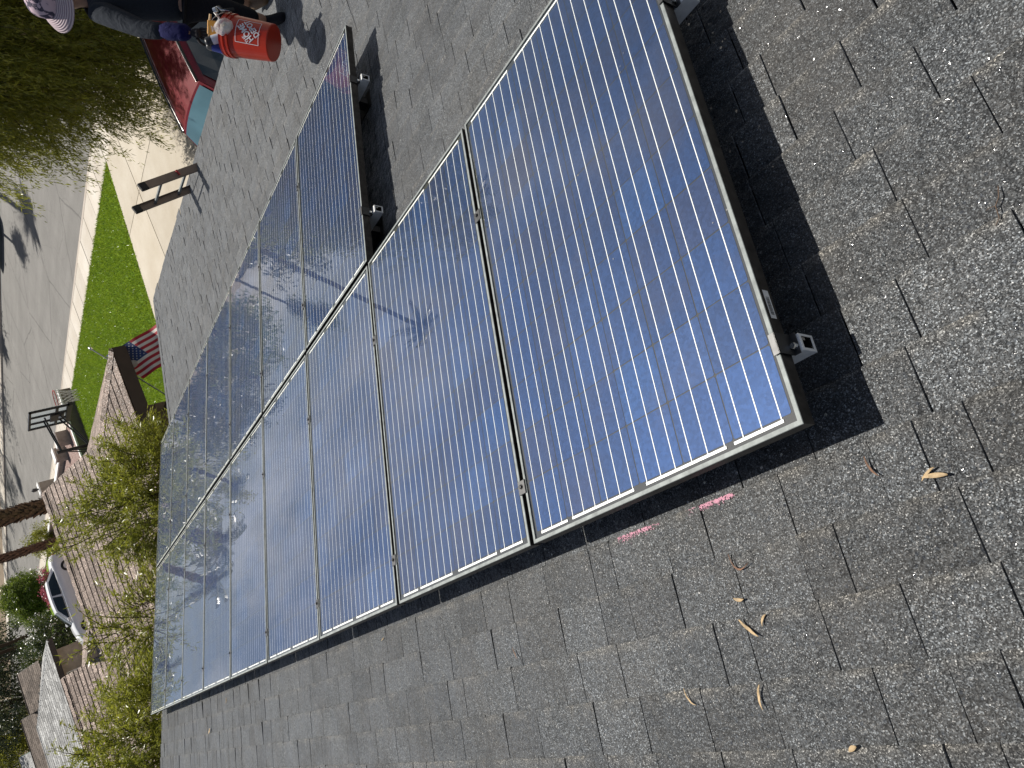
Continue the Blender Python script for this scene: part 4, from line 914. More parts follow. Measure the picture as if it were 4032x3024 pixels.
hip_house('house with pale grey hipped shingle roof beyond the brown roof', 48.15, -4.33, 2.40, 8.0, 16, 'pale_shingle', .24)
hip_house('house with taupe gabled roof, the lower one behind the pale grey roof', 66.2, -5.3, 2.15, 7.4, 3.2, 'taupe_shingle', .3, gable=True)
hip_house('house with taller taupe gabled roof left of the lower taupe one', 68.6, -2.15, 2.4, 9.0, 14, 'taupe_shingle', .3, gable=True)
hip_house('distant house with light grey roof and teal trim', 82.5, .2, 3.0, 9.5, 14, 'pale_shingle', .3, gable=True, trim='teal')
hip_house('single storey house across the street facing the driveway', 10, -44, 2.5, 12, 13, 'brown_shingle', .4)
hip_house('single storey house across the street facing the gravel yard', 38, -47, 2.5, 12, 15, 'taupe_shingle', .4)
# neighbour's side windows facing across the gap stay inside the eave shade; low yard wall and pillars
W_ = thing('yard_wall', 'low wall with white cap between the lawn and the pink gravel', 'wall', (31.75, -10, 0))
mb = MB(); mb.box((-.1, -1.9, -.1), (.1, 5.4, .40)); mb.build('wall_body', MAT['block'], W_)
mb = MB(); mb.box((-.12, -1.95, .40), (.12, 5.45, .46)); mb.build('cap', MAT['white'], W_)
W_ = thing('yard_wall', 'low white capped wall running along the sidewalk between the pillars', 'wall', (44, -11.42, 0))
mb = MB(); mb.box((-5.4, -.09, -.1), (11, .09, .20)); mb.build('wall_body', MAT['tanwall'], W_); mb = MB(); mb.box((-5.4, -.12, .20), (11, .12, .26)); mb.build('cap', MAT['white'], W_)
for i, (x, y, h, lb) in enumerate([(36.0, -11.3, .48, 'short brick pillar with white cap, the one nearest the hoop'), (38.2, -11.3, .46, 'short brick pillar with white cap beside its twin'), (44.5, -11.75, .82, 'taller pillar with a black lantern by the thick palm')]):
    W_ = thing('wall_pillar', lb, 'pillar', (x, y, 0), group='pillars along the sidewalk wall')
    mb = MB(); mb.box((-.28, -.28, -.1), (.28, .28, h)); mb.build('shaft', MAT['tanwall'], W_); mb = MB(); mb.box((-.34, -.34, h), (.34, .34, h+.07)); bevel(mb.build('cap', MAT['white'], W_), .015, 1)
    if i == 2:
        mb = MB(); mb.lathe([(.05, h+.07), (.05, h+.12), (.09, h+.13), (.11, h+.32), (.05, h+.38), (.0001, h+.42)], 8); mb.build('lantern', MAT['blackmetal'], W_)

# ------------------------------------------------------------------ flag
def flag():
    tip, foot = Vector((13.36, -5.02, 2.52)), Vector((13.02, -3.60, 1.62)); T_ = thing('flag', 'american flag with stars and stripes on a slanted pole under the eave', 'flag', tuple(foot))
    off = -foot; mb = MB(); mb.tube([foot+off, tip+off], .013, 8); mb.build('pole', MAT['alu'], T_)
    mb = MB(); d = (tip-foot).normalized(); mb.tube([tip+off, tip+off+d*.03, tip+off+d*.05, tip+off+d*.10], [.014, .03, .03, .004], 8); mb.build('finial', MAT['steel'], T_, smooth=True)
    mb = MB(); mb.tube([foot+off-d*.02, foot+off+d*.10], .022, 8); mb.box((.0, -.05, -.06), (.55, .05, .02)); mb.build('bracket', MAT['alu_dark'], T_)
    h0 = Vector((13.27, -4.80, 2.36)); h1 = Vector((13.09, -4.12, 1.94)); fly = Vector((-.66, -.19, -.86)).normalized()*1.22; fly = fly
    # cloth grid: u along the fly, v along the hoist; 13 stripes, canton of 7 stripes by 0.4 of the fly
    NU, NV = 30, 26
    def pt(u, v, lift=0.):
        p = h0+(h1-h0)*v+fly*u; nrm_ = (h1-h0).cross(fly).normalized()
        wv_ = .045*math.sin(u*7.5+v*2.2)*u+.02*math.sin(u*15+v*4); g_ = Vector((0, 0, -.10*u*u*(1-v)))
        return p+nrm_*(wv_+lift)+g_+off
    mb = MB(); V_ = [pt(i/NU, j/NV) for i in range(NU+1) for j in range(NV+1)]; F_, mi = [], []
    b0 = len(mb.v)
    for i in range(NU):
        for j in range(NV):
            st_ = j//2; red = st_ % 2 == 0; canton = (i/NU < .4 and st_ < 7); mb.f.append((i*(NV+1)+j, (i+1)*(NV+1)+j, (i+1)*(NV+1)+j+1, i*(NV+1)+j+1)); mb.mi.append(2 if canton else (0 if red else 1))
    mb.v = [tuple(v) for v in V_]; cl = mb.build('cloth', [MAT['fred'], MAT['fwhite'], MAT['fblue']], T_, smooth=True)
    mb = MB(); 
    for r_ in range(9):
        n_ = 6 if r_ % 2 == 0 else 5
        for c_ in range(n_):
            u = (.4/12)*(2*c_+1+(0 if n_ == 6 else 1)); v = (7/13/10)*(r_+1)
            for sgn in (1, -1):
                pts = []
                for k in range(10):
                    a_ = math.pi/2+k*math.pi/5; rr = .016 if k % 2 == 0 else .007
                    pts.append(pt(u+rr*math.cos(a_)/1.22, v+rr*math.sin(a_)/.8, .003*sgn))
                mb.add(pts, [tuple(range(10)) if sgn > 0 else tuple(range(10))[::-1]])
    mb.build('stars', MAT['fwhite'], cl)
flag()

# ------------------------------------------------------------------ basketball hoop
def hoop():
    C_ = Vector((18.75, -5.95, 2.83)); T_ = thing('basketball_hoop', 'portable basketball hoop with grey backboard seen from behind and white net', 'basketball hoop', (18.95, -5.05, 0)); off = -Vector((18.95, -5.05, 0)); c_ = C_+off
    mb = MB(); mb.box((c_.x-.55, c_.y-.012, c_.z-.40), (c_.x+.55, c_.y+.012, c_.z+.40)); mb.build('backboard', MAT['backboard'], T_)
    mb = MB(); f = .055
    for (a, b, c2, d2) in ((-.58, -.58+f, -.43, .43), (.58-f, .58, -.43, .43), (-.58, .58, .43-f, .43), (-.58, .58, -.43, -.43+f), (-.22, -.17, -.42, .42), (.17, .22, -.42, .42), (-.57, .57, -.20, -.14)):
        mb.box((c_.x+a, c_.y+.005, c_.z+c2), (c_.x+b, c_.y+.055, c_.z+d2))
    mb.box((c_.x-.20, c_.y+.05, c_.z-.32), (c_.x+.20, c_.y+.09, c_.z-.02)); mb.box((c_.x-.56, c_.y-.04, c_.z-.50), (c_.x+.56, c_.y+.05, c_.z-.40))
    bevel(mb.build('backboard_frame', MAT['blackmetal'], T_), .008, 1)
    mb = MB(); mb.box((c_.x-.07, c_.y+.056, c_.z-.29), (c_.x+.05, c_.y+.092, c_.z-.20)); mb.build('sticker', MAT['paper'], T_)
    rc_ = c_+Vector((0, -.40, -.27)); mb = MB(); mb.tube([rc_+Vector((.228*math.cos(a), .228*math.sin(a), 0)) for a in np.linspace(0, 2*np.pi, 25)], .010, 6, caps=False); mb.box((rc_.x-.06, rc_.y+.2, rc_.z-.02), (rc_.x+.06, rc_.y+.40, rc_.z+.01)); mb.build('rim', MAT['rimred'], T_)
    mb = MB(); n_ = 12; rows = [(.228, 0), (.205, -.10), (.17, -.20), (.145, -.31), (.135, -.42), (.15, -.50)]
    for i in range(len(rows)-1):
        for k in range(n_):
            for s_ in (-.5, .5):
                a0 = 2*math.pi*(k+(.5 if i % 2 else 0))/n_; a1 = a0+s_*2*math.pi/n_
                p = rc_+Vector((rows[i][0]*math.cos(a0), rows[i][0]*math.sin(a0), rows[i][1])); q_ = rc_+Vector((rows[i+1][0]*math.cos(a1), rows[i+1][0]*math.sin(a1), rows[i+1][1])); mb.tube([p, q_], .005, 4, caps=False)
    mb.build('net', MAT['net'], T_)
    p0 = Vector((0, 0, 0)); top = Vector((-.0, .0, 2.88)); mb = MB(); mb.tube([p0+Vector((0, .25, .15)), Vector((0, 0, 1.9)), top], [.045, .042, .04], 8); mb.build('pole', MAT['blackmetal'], T_)
    for s_ in (-1, 1):
        for zz, zc in ((2.78, .10), (2.15, -.22)):
            mb = MB(); mb.tube([Vector((s_*.05, .0, zz)), c_+Vector((s_*.14, .06, zc))], .020, 6); mb.build('arm', MAT['blackmetal'], T_)
    for s_ in (-1, 1):
        mb = MB(); mb.tube([Vector((s_*.04, 0, 2.70)), Vector((s_*.30, .75, .2))], .016, 6); mb.build('brace', MAT['blackmetal'], T_)
    mb = MB(); mb.box((-.38, .05, 0), (.38, 1.15, .17)); bevel(mb.build('base_tank', MAT['blackmetal'], T_), .05, 3)
hoop()

# ------------------------------------------------------------------ cars
def car(label, loc, rotz, paint, L_=4.5, W_=1.78, belt=.92, roof_z=1.45, xr=(-1.55, .25), xb=(-1.95, 1.05), hood_z=.86, trunk_z=.90, hatch=False, wsmat='carglass', mold=False):
    T_ = thing('parked_car', label, 'car', loc, (0, 0, rotz)); hw = W_/2
    # body: stations along x, rounded sections
    st = [(-L_/2, .42, .80, .80), (-L_/2+.12, .28, trunk_z-.03, .92), (xb[0], .24, trunk_z+.02, .98), (xb[0]*.3, .22, belt, 1.0), (xb[1]-.2, .22, belt-.01, 1.0), (xb[1]+.35, .22, hood_z, .98), (L_/2-.35, .26, hood_z-.12, .93), (L_/2-.06, .34, .66, .82), (L_/2, .40, .56, .74)]
    V_, F_ = [], []; 
    for (x, zb, zt, wf) in st:
        h_ = hw*wf; sec = [(-h_*.90, zb), (-h_, zb+.16), (-h_*1.0, zb+(zt-zb)*.60), (-h_*.965, zt-.07), (-h_*.86, zt), (0, zt+.022), (h_*.86, zt), (h_*.965, zt-.07), (h_*1.0, zb+(zt-zb)*.60), (h_, zb+.16), (h_*.90, zb)]
        V_ += [(x, y, z_) for y, z_ in sec]
    m_ = 11
    for i in range(len(st)-1):
        for k in range(m_-1): F_.append((i*m_+k, i*m_+k+1, (i+1)*m_+k+1, (i+1)*m_+k))
        F_.append((i*m_+m_-1, i*m_, (i+1)*m_, (i+1)*m_+m_-1))
    F_.append(tuple(range(m_))); F_.append(tuple(range((len(st)-1)*m_, len(st)*m_))[::-1])
    mb = MB(); mb.add(V_, F_); bd = mb.build('body', paint, T_, smooth=True)
    # cabin with domed roof
    rw, bw = hw*.62, hw*.90; n = 8; mbc = MB(); ny = 8; V_ = []; F_ = []
    xs = np.linspace(xr[0], xr[1], n)
    for x in xs:
        for j in range(ny+1):
            y = -rw+2*rw*j/ny; crown = .05*(1-(y/rw)**2)+.045*(1-((x-(xr[0]+xr[1])/2)/((xr[1]-xr[0])/2))**2); V_.append((x, y, roof_z-.09+crown))
    for i in range(n-1):
        for j in range(ny): F_.append((i*(ny+1)+j, (i+1)*(ny+1)+j, (i+1)*(ny+1)+j+1, i*(ny+1)+j+1))
    mbc.add(V_, F_); zr0 = roof_z-.09
    # side skins follow the roof edge
    def side(s_):
        V2 = []; xb_ = np.linspace(xb[0], xb[1], n)
        for x, x2 in zip(xs, xb_):
            zt = roof_z-.09+.045*(1-((x-(xr[0]+xr[1])/2)/((xr[1]-xr[0])/2))**2); V2 += [(x, s_*rw, zt), (x*.88+x2*.12, s_*(rw*.85+bw*.15), zt-.03-.04), (x2, s_*bw, belt-.02)]
        F2 = []
        for i in range(n-1):
            for k in range(2): F2.append((3*i+k, 3*i+k+1, 3*i+k+4, 3*i+k+3))
        return V2, F2
    for s_ in (-1, 1): v2, f2 = side(s_); mbc.add(v2, f2 if s_ < 0 else [f[::-1] for f in f2])
    fl = [(xs[-1], -rw, zr0), (xs[-1], rw, zr0), (xb[1], bw, belt-.02), (xb[1], -bw, belt-.02)]; rl = [(xs[0], -rw, zr0), (xs[0], rw, zr0), (xb[0], bw, belt-.02), (xb[0], -bw, belt-.02)]
    mbc.add([(xs[-1], -rw+2*rw*j/ny, zr0+.05*(1-((-rw+2*rw*j/ny)/rw)**2)) for j in range(ny+1)]+[(xb[1]+.10*(1-((2*j/ny)-1)**2), -bw+2*bw*j/ny, belt-.02) for j in range(ny+1)], [(j, j+1, ny+2+j, ny+1+j) for j in range(ny)])
    mbc.add(rl, [(0, 3, 2, 1)]); cb = mbc.build('cabin', paint, T_, smooth=False)
    # windows lie a few millimetres proud of the skin
    def glass(P4, nm, mt, inset, out, sub=1):
        P4 = [Vector(p) for p in P4]; c_ = sum(P4, Vector())/4; n_ = (P4[1]-P4[0]).cross(P4[3]-P4[0]).normalized()
        if n_.dot(c_-Vector((0, 0, .8))) < 0: n_ = -n_
        q = [c_+(p-c_)*(1-inset)+n_*out for p in P4]; mb = MB(); mb.add(q+[p-n_*.004 for p in q], [(0, 1, 2, 3), (0, 4, 5, 1), (1, 5, 6, 2), (2, 6, 7, 3), (3, 7, 4, 0)]); return mb.build(nm, mt, T_)
    # windshield follows the curved front skin
    mb = MB(); V_ = []
    for r_ in (.04, .5, .97):
        for j in range(ny+1):
            u = (-1+2*j/ny)*.93; yt, yb_ = rw*u, bw*u; pt_ = Vector((xs[-1], yt, zr0+.05*(1-u*u))); pb = Vector((xb[1]+.10*(1-u*u), yb_, belt-.02)); V_.append(pt_+(pb-pt_)*r_+Vector((.010, 0, .012)))
    mb.add(V_, [(r_*(ny+1)+j, r_*(ny+1)+j+1, (r_+1)*(ny+1)+j+1, (r_+1)*(ny+1)+j) for r_ in range(2) for j in range(ny)]); mb.build('windshield', MAT[wsmat], T_, smooth=True)
    glass(rl, 'rear_window', MAT['carglass'], .10, .012)
    for s_ in (-1, 1):
        for (a, b) in ((.10, .50), (.54, .93)):
            def sp(f_, top):
                x1 = xr[0]+(xr[1]-xr[0])*f_; x2 = xb[0]+(xb[1]-xb[0])*f_; zt = zr0+.045*(1-(2*f_-1)**2)
                return Vector((x1*.86+x2*.14, s_*(rw*.83+bw*.17), zt-.085)) if top else Vector((x2, s_*bw, belt+.005))
            fs = np.linspace(a, b, 6); V_ = []
            for f_ in fs: V_ += [sp(f_, 1), (sp(f_, 1)+sp(f_, 0))/2, sp(f_, 0)]
            V_ = [v+Vector((0, s_*.014, .008)) for v in V_]; F_ = [(3*i+k, 3*i+k+1, 3*i+k+4, 3*i+k+3) for i in range(5) for k in range(2)]
            mb = MB(); mb.add(V_, F_ if s_ < 0 else [f[::-1] for f in F_]); mb.build('side_window', MAT['carglass'], T_)
        if mold:
            mb = MB(); P_ = [(x, s_*(rw-.012), roof_z-.09+.045*(1-((x-(xr[0]+xr[1])/2)/((xr[1]-xr[0])/2))**2)+.016) for x in np.linspace(xr[0]+.03, xr[1]-.02, 12)]; mb.tube(P_, .020, 6); mb.build('roof_moulding', MAT['rubber'], T_)
            mb = MB(); P_ = [(x, s_*(rw-.042), z_+.002) for x, y, z_ in P_]; mb.tube(P_, .006, 5); mb.build('roof_trim', MAT['steel'], T_)
        mb = MB(); mb.box((xb[1]-.28, s_*hw*1.0-(.0 if s_ > 0 else .16), belt+.0), (xb[1]-.10, s_*hw*1.0+(.16 if s_ > 0 else 0), belt+.12)); bevel(mb.build('wing_mirror', paint, T_), .03, 2)
        for (x, nm, mt) in ((L_/2-.13, 'headlight', 'headlight'), (-L_/2+.05, 'tail_light', 'taillight')):
            mb = MB(); mb.box((x-.07, s_*hw*.70-.15, .58 if x > 0 else .66), (x+.09, s_*hw*.70+.10, .70 if x > 0 else .82)); bevel(mb.build(nm, MAT[mt], T_), .02, 2)
        for x in (L_/2-.88, -L_/2+.82):
            Mx = Matrix.Translation((x, s_*(hw-.10), .32)) @ Matrix.Rotation(math.pi/2, 4, 'X')
            mb = MB(); mb.lathe([(.20, -.105), (.30, -.105), (.325, -.07), (.325, .07), (.30, .105), (.20, .105)], 20, mat=Mx); wh = mb.build('wheel', MAT['rubber'], T_, smooth=True)
            mb = MB(); mb.lathe([(.205, -.09), (.18, -.06), (.05, -.08), (.0001, -.08)], 12, mat=Mx); mb.lathe([(.205, .09), (.18, .06), (.05, .08), (.0001, .08)], 12, mat=Mx); mb.build('rim', MAT['alu'], wh)
    return T_
car('dark red car parked nose in on the driveway under the tree', (7.66, -6.38, .0), math.pi/2, MAT['redpaint'], 4.4, 1.74, .95, 1.53, (-1.75, .58), (-2.02, 1.30), .88, .95, wsmat='windshield', mold=True)
car('white sedan parked beyond the brown roof with its tail towards the street', (44.7, -5.45, .50), math.pi/2, MAT['whitepaint'], 5.0, 1.86, .97, 1.50, (-1.25, .40), (-1.95, 1.25), .92, 1.02)
car('black car parked at the far kerb, just showing at the picture edge', (37.0, -23.0, .0), 0.0, MAT['blackpaint'], 4.7, 1.82)

# ------------------------------------------------------------------ worker with bucket
def skin_body(name, joints, edges, mat, parent, off, sub=2, root=0):
    me = bpy.data.meshes.new(name); me.from_pydata([tuple(Vector(j[0])+off) for j in joints], edges, []); o = bpy.data.objects.new(name, me); COL.objects.link(o); o.parent = parent
    sk = o.modifiers.new('skin', 'SKIN'); sk.use_smooth_shade = True
    for i, j in enumerate(joints):
        r = j[1]; d = me.skin_vertices[0].data[i]; d.radius = (r, r) if not hasattr(r, '__len__') else r; d.use_root = (i == root)
    ss = o.modifiers.new('sub', 'SUBSURF'); ss.levels = sub; ss.render_levels = sub; me.materials.append(mat); return o
def person():
    foot = Vector((3.32, -3.04, 2.54)); SH = Vector((.030, .085, .0)); T_ = thing('person', 'worker in floral sun hat, dark shirt and blue sleeve carrying an orange bucket', 'person', tuple(foot)); off = -foot; T_.location = foot+SH
    hd = Vector((3.72, -3.48, 3.945)); nk = Vector((3.67, -3.47, 3.80)); ch_ = Vector((3.62, -3.46, 3.62)); wa = Vector((3.50, -3.36, 3.38)); pe = Vector((3.43, -3.30, 3.26))
    sL = Vector((3.56, -3.24, 3.74)); eL = Vector((3.39, -2.93, 3.56)); wL = Vector((3.18, -2.72, 3.345)); hL = Vector((3.12, -2.66, 3.27))
    sR = Vector((3.76, -3.70, 3.74)); eR = Vector((3.62, -3.86, 3.50)); wR = Vector((3.36, -3.72, 3.36)); hR = Vector((3.28, -3.66, 3.31))
    kL = Vector((3.30, -3.10, 2.93)); aL = Vector((3.30, -3.02, 2.62)); kR = Vector((3.36, -3.46, 2.90)); aR = Vector((3.52, -3.42, 2.56))
    J = [(pe, .085), (wa, .085), (ch_, .12), (nk, .055), (hd, (.085, .098)), (hd+Vector((.0, -.0, .075)), .075), (sL, .062), (eL, .045), (wL, .030), (sR, .062), (eR, .045), (wR, .030), (Vector((3.40, -3.22, 3.18)), .06), (kL, .06), (aL, .045), (Vector((3.46, -3.40, 3.18)), .06), (kR, .06), (aR, .045)]
    Ed = [(0, 1), (1, 2), (2, 3), (3, 4), (4, 5), (2, 6), (6, 7), (7, 8), (2, 9), (9, 10), (10, 11), (0, 12), (12, 13), (13, 14), (0, 15), (15, 16), (16, 17)]
    skin_body('body', J, Ed, MAT['skin'], T_, off)
    J2 = [(pe+Vector((-.01, .01, -.17)), .20), (wa, .150), (ch_, .168), (nk-Vector((0, 0, .05)), .085), (sL, .092), ((sL+eL)/2, .080), (eL, .068), ((eL*.55+wL*.45), .062), (sR, .083), (eR, .062), (wR, .048)]
    skin_body('shirt', J2, [(0, 1), (1, 2), (2, 3), (2, 4), (4, 5), (5, 6), (6, 7), (2, 8), (8, 9), (9, 10)], MAT['shirt'], T_, off, 2)
    skin_body('blue_cuff', [((eL*.70+wL*.30), .069), ((eL*.35+wL*.65), .066), (wL, .062)], [(0, 1), (1, 2)], MAT['cuff'], T_, off, 1)
    J3 = [(pe, .170), (Vector((3.40, -3.22, 3.16)), .128), (kL, .088), (aL+Vector((0, 0, .06)), .070), (Vector((3.46, -3.40, 3.16)), .128), (kR, .088), (aR+Vector((0, 0, .06)), .070)]
    skin_body('trousers', J3, [(0, 1), (1, 2), (2, 3), (0, 4), (4, 5), (5, 6)], MAT['pants'], T_, off, 2)
    for a_, dv in ((aL, Vector((-.19, .13, -.045))), (aR, Vector((-.19, .13, -.045)))):
        skin_body('boot', [(a_+Vector((.03, -.02, .06)), .055), (a_+Vector((.02, -.015, -.025)), .050), (a_+dv*.6, .044), (a_+dv, .036)], [(0, 1), (1, 2), (2, 3)], MAT['boottan'] if a_ is aR else MAT['pants'], T_, off, 2, root=1)
    # gloved hands: palm plus five separate curled fingers on the handle
    for hc, wr, curl in ((hL, wL, Vector((.35, .45, -.25))), (hR, wR, Vector((.2, -.3, -.3)))):
        dv = (hc-wr).normalized(); side = dv.cross(Vector((0, 0, 1))).normalized(); pj = [(wr, .028), (wr+dv*.05, .036), (wr+dv*.085, .036)]
        ed = [(0, 1), (1, 2)]
        gl_ = skin_body('glove', pj, ed, MAT['glove'], T_, off, 2)
        for k, ln in enumerate((.070, .080, .074, .058)):
            b0 = wr+dv*.088+side*(.030-.020*k); b1 = b0+dv*ln*.5; b2 = b1+(dv*.35+curl.normalized()*.8)*ln*.45; b3 = b2+(curl.normalized()*.9-dv*.5)*ln*.32
            skin_body('finger', [(b0-dv*.02, .0105), (b1, .0098), (b2, .009), (b3, .008)], [(0, 1), (1, 2), (2, 3)], MAT['glove'], gl_, off, 1)
        b0 = wr+dv*.04+side*.036; b1 = b0+side*.028+dv*.028; b2 = b1+dv*.030+curl.normalized()*.012
        skin_body('thumb', [(b0-side*.012, .013), (b1, .0115), (b2, .0095)], [(0, 1), (1, 2)], MAT['glove'], gl_, off, 1)
    # head details: looks down towards the bucket
    look = (hL-hd); look.z = -.28; look.normalize(); rt = look.cross(Vector((0, 0, 1))).normalized(); upv = rt.cross(look)
    fc = hd+off+Vector((0, 0, .02))
    mb = MB()
    for s_ in (-1, 1): mb.lathe([(.0001, -.012), (.011, -.006), (.011, .006), (.0001, .012)], 8, mat=Matrix.Translation(fc+look*.088+rt*.032*s_+upv*.01))
    mb.build('eyes', MAT['white'], T_, smooth=True)
    skin_body('nose', [(fc+look*.085+upv*.012, .010), (fc+look*.112-upv*.022, .015)], [(0, 1)], MAT['skin'], T_, Vector(), 1)
    skin_body('mouth', [(fc+look*.090-upv*.055-rt*.022, .006), (fc+look*.098-upv*.055, .008), (fc+look*.090-upv*.055+rt*.022, .006)], [(0, 1), (1, 2)], MAT['rimred'], T_, Vector(), 1, root=1)
    for s_ in (-1, 1): skin_body('ear', [(fc+rt*.088*s_+upv*.02, .014), (fc+rt*.094*s_-upv*.015, .012)], [(0, 1)], MAT['skin'], T_, Vector(), 1)
    skin_body('hair', [(fc-look*.02+upv*.06, .098), (fc-look*.06-upv*.02, .085), (fc-look*.08-upv*.13, .06)], [(0, 1), (1, 2)], MAT['hair'], T_, Vector(), 2)
    # hat: soft crown and wide drooping stitched brim
    Mh = Matrix.Translation(fc+upv*.055) @ Matrix((rt, look, upv)).transposed().to_4x4() @ Matrix.Scale(1.0, 4)
    mb = MB(); mb.lathe([(.118, -.005), (.122, .03), (.112, .075), (.085, .112), (.045, .130), (.0001, .134)], 28, mat=Mh)
    mb.v = [(x+.004*math.sin(37*z_+9*x), y+.004*math.sin(31*x), z_+.003*math.sin(50*y)) for x, y, z_ in mb.v]; hc_ = mb.build('hat', MAT['hat'], T_, smooth=True)
    mb = MB(); mb.lathe([(.116, .0), (.150, -.018), (.185, -.042), (.215, -.072), (.216, -.078), (.184, -.048), (.150, -.025), (.116, -.006)], 36)
    bo = mb.build('brim', MAT['brim'], hc_, smooth=True); bo.matrix_basis = Mh
person()
def bucket():
    top = Vector((3.045, -2.475, 3.20)); bot = Vector((2.85, -2.225, 2.935)); ax = (top-bot); ax.normalize(); H_ = .365; bot = top-ax*H_; top = top-ax*.0
    # local frame: z = axis, x towards the camera
    toc = (CAM-bot); toc = (toc-ax*toc.dot(ax)).normalized(); yy = ax.cross(toc)
    B = Matrix((toc, yy, ax)).transposed().to_4x4(); B.translation = bot
    T_ = thing('bucket', 'orange bucket with white home store lettering, full of roofing tools', 'bucket'); B = B @ Matrix.Translation((0, 0, -.004)) @ Matrix.Scale(.93, 4)
    T_.matrix_world = B
    T_['label'] = 'orange plastic bucket with white square lettering, full of roofing tools'
    mb = MB(); mb.lathe([(.0001, 0), (.128, 0), (.132, .006), (.146, .295), (.155, .297), (.156, .312), (.147, .314), (.1475, .330), (.156, .332), (.156, .346), (.149, .348), (.150, .358), (.153, .365), (.146, .365), (.142, .33), (.126, .006), (.0001, .006)], 40)
    mb.build('pail', MAT['orange'], T_, smooth=False)
    mb = MB(); mb.tube([(.155*math.cos(a), .155*math.sin(a)*1.0, .325) if False else (.16*math.cos(a)*.10, .158*math.cos(a), .325+.19*math.sin(a)) for a in np.linspace(0, math.pi, 15)], .0028, 6); mb.build('handle', MAT['steel'], T_)
    # lettering wrapped round the side: square outline with diagonal text
    def rad(z_): return .1328+(z_-.006)*.0485+.0012
    a_c, z_c, S_ = .36, .150, .086          # angle and height of the square's centre, half side
    def wrap(u, v): z_ = z_c+v; a = a_c+u/rad(z_); return (rad(z_)*math.cos(a), rad(z_)*math.sin(a), z_)
    lm = MB()
    def strip(p, q_, w_):
        p, q_ = np.array(p), np.array(q_); d_ = (q_-p); L_ = np.linalg.norm(d_); d_ = d_/L_; n_ = np.array([-d_[1], d_[0]])*w_/2; k = 12
        for i in range(k):
            a, b = p+d_*L_*i/k, p+d_*L_*(i+1)/k; lm.add([wrap(*(a-n_)), wrap(*(b-n_)), wrap(*(b+n_)), wrap(*(a+n_))], [(0, 1, 2, 3)])
    for p, q_ in (((-S_, -S_), (S_, -S_)), ((S_, -S_), (S_, S_)), ((S_, S_), (-S_, S_)), ((-S_, S_), (-S_, -S_))): strip(p, q_, .004)
    def text(body, size, cx_, cy_, ang, xs_=1.0):
        cu = bpy.data.curves.new('lettering', 'FONT'); cu.body = body; cu.size = size; cu.align_x = 'CENTER'; cu.align_y = 'CENTER'; cu.offset = size*.028
        to = bpy.data.objects.new('lettering', cu); COL.objects.link(to); dg = bpy.context.evaluated_depsgraph_get(); dg.update(); me = bpy.data.meshes.new_from_object(to.evaluated_get(dg)); bpy.data.objects.remove(to); bpy.data.curves.remove(cu)
        ca, sa = math.cos(ang), math.sin(ang); vs_ = [(v.co.x*xs_, v.co.y) for v in me.vertices]; fs = [tuple(p.vertices) for p in me.polygons]; bpy.data.meshes.remove(me)
        lm.add([wrap(cx_+x*ca-y*sa, cy_+x*sa+y*ca) for x, y in vs_], fs)
    for body, size, off_ in (('THE', .030, .054), ('HOME', .062, .015), ('DEPOT', .058, -.040)):
        text(body, size, -off_*math.sin(R_(45))*1.0-(.020 if body == 'THE' else 0), off_*math.cos(R_(45))-(.03 if body == 'THE' else 0), R_(45), .84 if body != 'THE' else 1.0)
    lm.build('lettering', MAT['letter'], T_)
    B3 = B
    def tool(name, label, cat, fn, loc=(0, 0, .2), rot=(0, 0, 0)):
        t_ = thing(name, label, cat); t_.matrix_world = B3 @ Matrix.Translation(loc) @ Euler(rot).to_matrix().to_4x4(); fn(t_); return t_
    def brush(h_):
        def f(t_):
            mb = MB(); mb.box((-.035, -.075, .10), (.035, .075, .128)); bevel(mb.build('block', h_, t_), .004, 1)
            mb = MB(); mb.box((-.02, -.062, -.02), (.02, .062, .0995)); mb.build('bristles', MAT['oldwood'], t_)
            mb = MB(); mb.box((-.008, -.074, .1285), (.008, .074, .133)); mb.build('strip', MAT['wood'], t_)
        return f
    tool('scrub_brush', 'worn wooden scrub brush standing upright in the bucket', 'brush', brush(MAT['oldwood']), (-.02, -.055, .385), (.0, .12, .10))
    def hopper(t_):
        mb = MB(); mb.box((-.03, -.055, 0), (.03, .045, .11)); bevel(mb.build('block', MAT['amber'], t_), .006, 1); mb = MB(); mb.tube([(.02, -.05, .10), (.02, .085, .092)], [.011, .009], 8); mb.build('handle', MAT['wood'], t_)
    tool('float_tool', 'amber plastic float with pale wooden handle in the bucket', 'hand tool', hopper, (.03, .035, .385), (0, .12, .05))
    def can(t_):
        mb = MB(); mb.lathe([(.0001, -.12), (.033, -.12), (.033, .09), (.030, .10), (.012, .11), (.0001, .11)], 20); mb.build('can', MAT['blackmetal'], t_, smooth=True)
        mb = MB(); mb.lathe([(.0334, -.06), (.0334, .055)], 20); mb.build('label_band', MAT['paper'], t_, smooth=True)
    tool('sealant_tube', 'black sealant cartridge with a pale paper label in the bucket', 'tube', can, (.06, -.03, .40), (.45, .35, 0))
    def can2(t_):
        mb = MB(); mb.lathe([(.0001, -.12), (.036, -.12), (.036, .10), (.03, .11), (.0001, .11)], 20); mb.build('can', MAT['blackmetal'], t_, smooth=True); mb = MB(); mb.lathe([(.0364, -.02), (.0364, .07)], 20); mb.build('label_band', MAT['blueplastic'], t_, smooth=True)
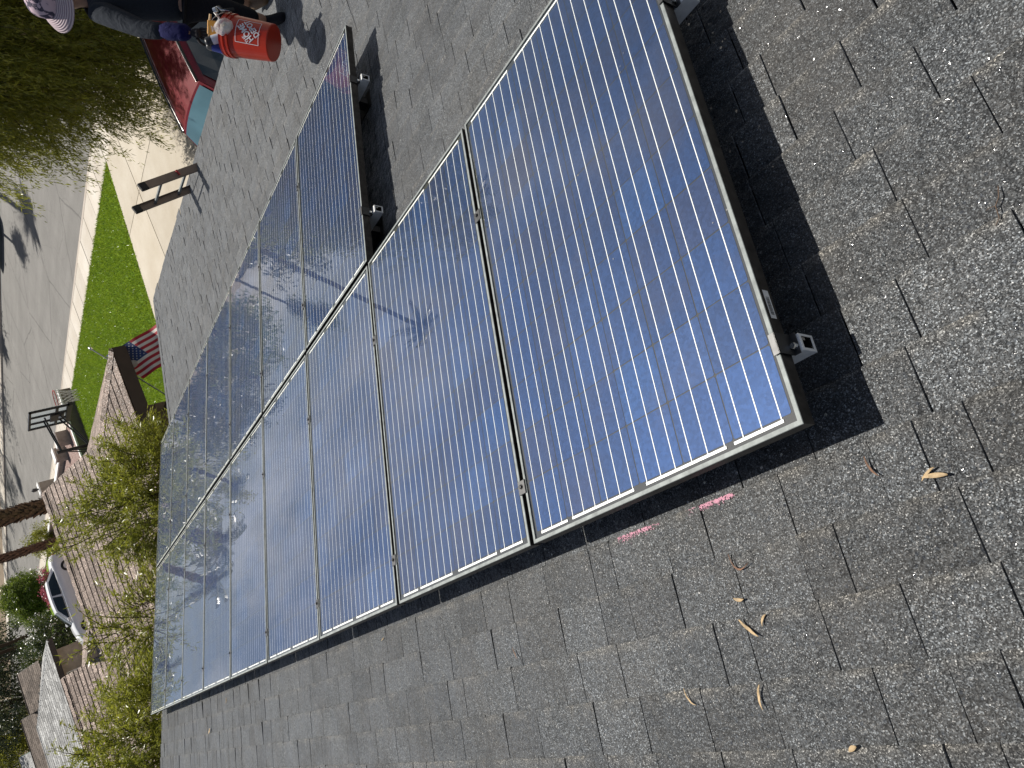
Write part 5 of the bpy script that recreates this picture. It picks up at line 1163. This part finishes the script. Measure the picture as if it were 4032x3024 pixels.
    tool('spray_can', 'dark spray can with blue band in the bucket', 'can', can2, (.03, -.10, .39), (-.1, .25, 0))
    def bag(t_):
        mb = MB(); n_ = 18
        for i, (r_, z_) in enumerate([(.0001, -.075), (.036, -.062), (.056, -.02), (.052, .025), (.028, .06), (.010, .075), (.022, .09)]):
            for k in range(n_):
                a = 2*math.pi*k/n_; rr = r_*(1+.16*math.sin(3*a+i*1.3)+.07*math.sin(7*a+i)); mb.v.append((rr*math.cos(a)*.75, rr*math.sin(a), z_))
        for i in range(6):
            for k in range(n_): mb.f.append((i*n_+k, i*n_+(k+1) % n_, (i+1)*n_+(k+1) % n_, (i+1)*n_+k)); mb.mi.append(0)
        mb.build('film', MAT['bag'], t_, smooth=True)
        mb = MB(); mb.lathe([(.0001, -.058), (.03, -.045), (.042, -.01), (.024, .022), (.0001, .03)], 14); mb.build('filling', MAT['putty'], t_, smooth=True)
    tool('plastic_bag', 'clear plastic bag of pale putty hanging over the bucket rim', 'bag', bag, (.135, .045, .325), (.25, .35, 0))
    def ratchet(t_):
        mb = MB(); mb.tube([(0, 0, -.06), (0, .02, .02), (0, .055, .045)], [.012, .014, .016], 8); mb.build('grip', MAT['rubber'], t_, smooth=True); mb = MB(); mb.tube([(.006, .0, -.03), (.014, .03, .03), (.012, .06, .05)], .005, 6); mb.lathe([(.0001, -.012), (.02, -.012), (.02, .012), (.0001, .012)], 12, mat=Matrix.Translation((0, .045, .075))); mb.build('head', MAT['steel'], t_)
    tool('pliers', 'black handled pliers hooked on the bucket rim', 'pliers', ratchet, (.06, .150, .345), (.5, 0, 0))
    def driver(t_):
        mb = MB(); mb.tube([(0, 0, -.05), (0, .03, .10)], .004, 6); mb.build('shaft', MAT['steel'], t_); mb = MB(); mb.tube([(0, .03, .10), (0, .045, .15)], [.008, .011], 8); mb.build('grip', MAT['white'], t_)
    tool('screwdriver', 'thin screwdriver with white tip leaning out of the bucket', 'screwdriver', driver, (.0, .03, .36), (-.5, 0, 0))
bucket()
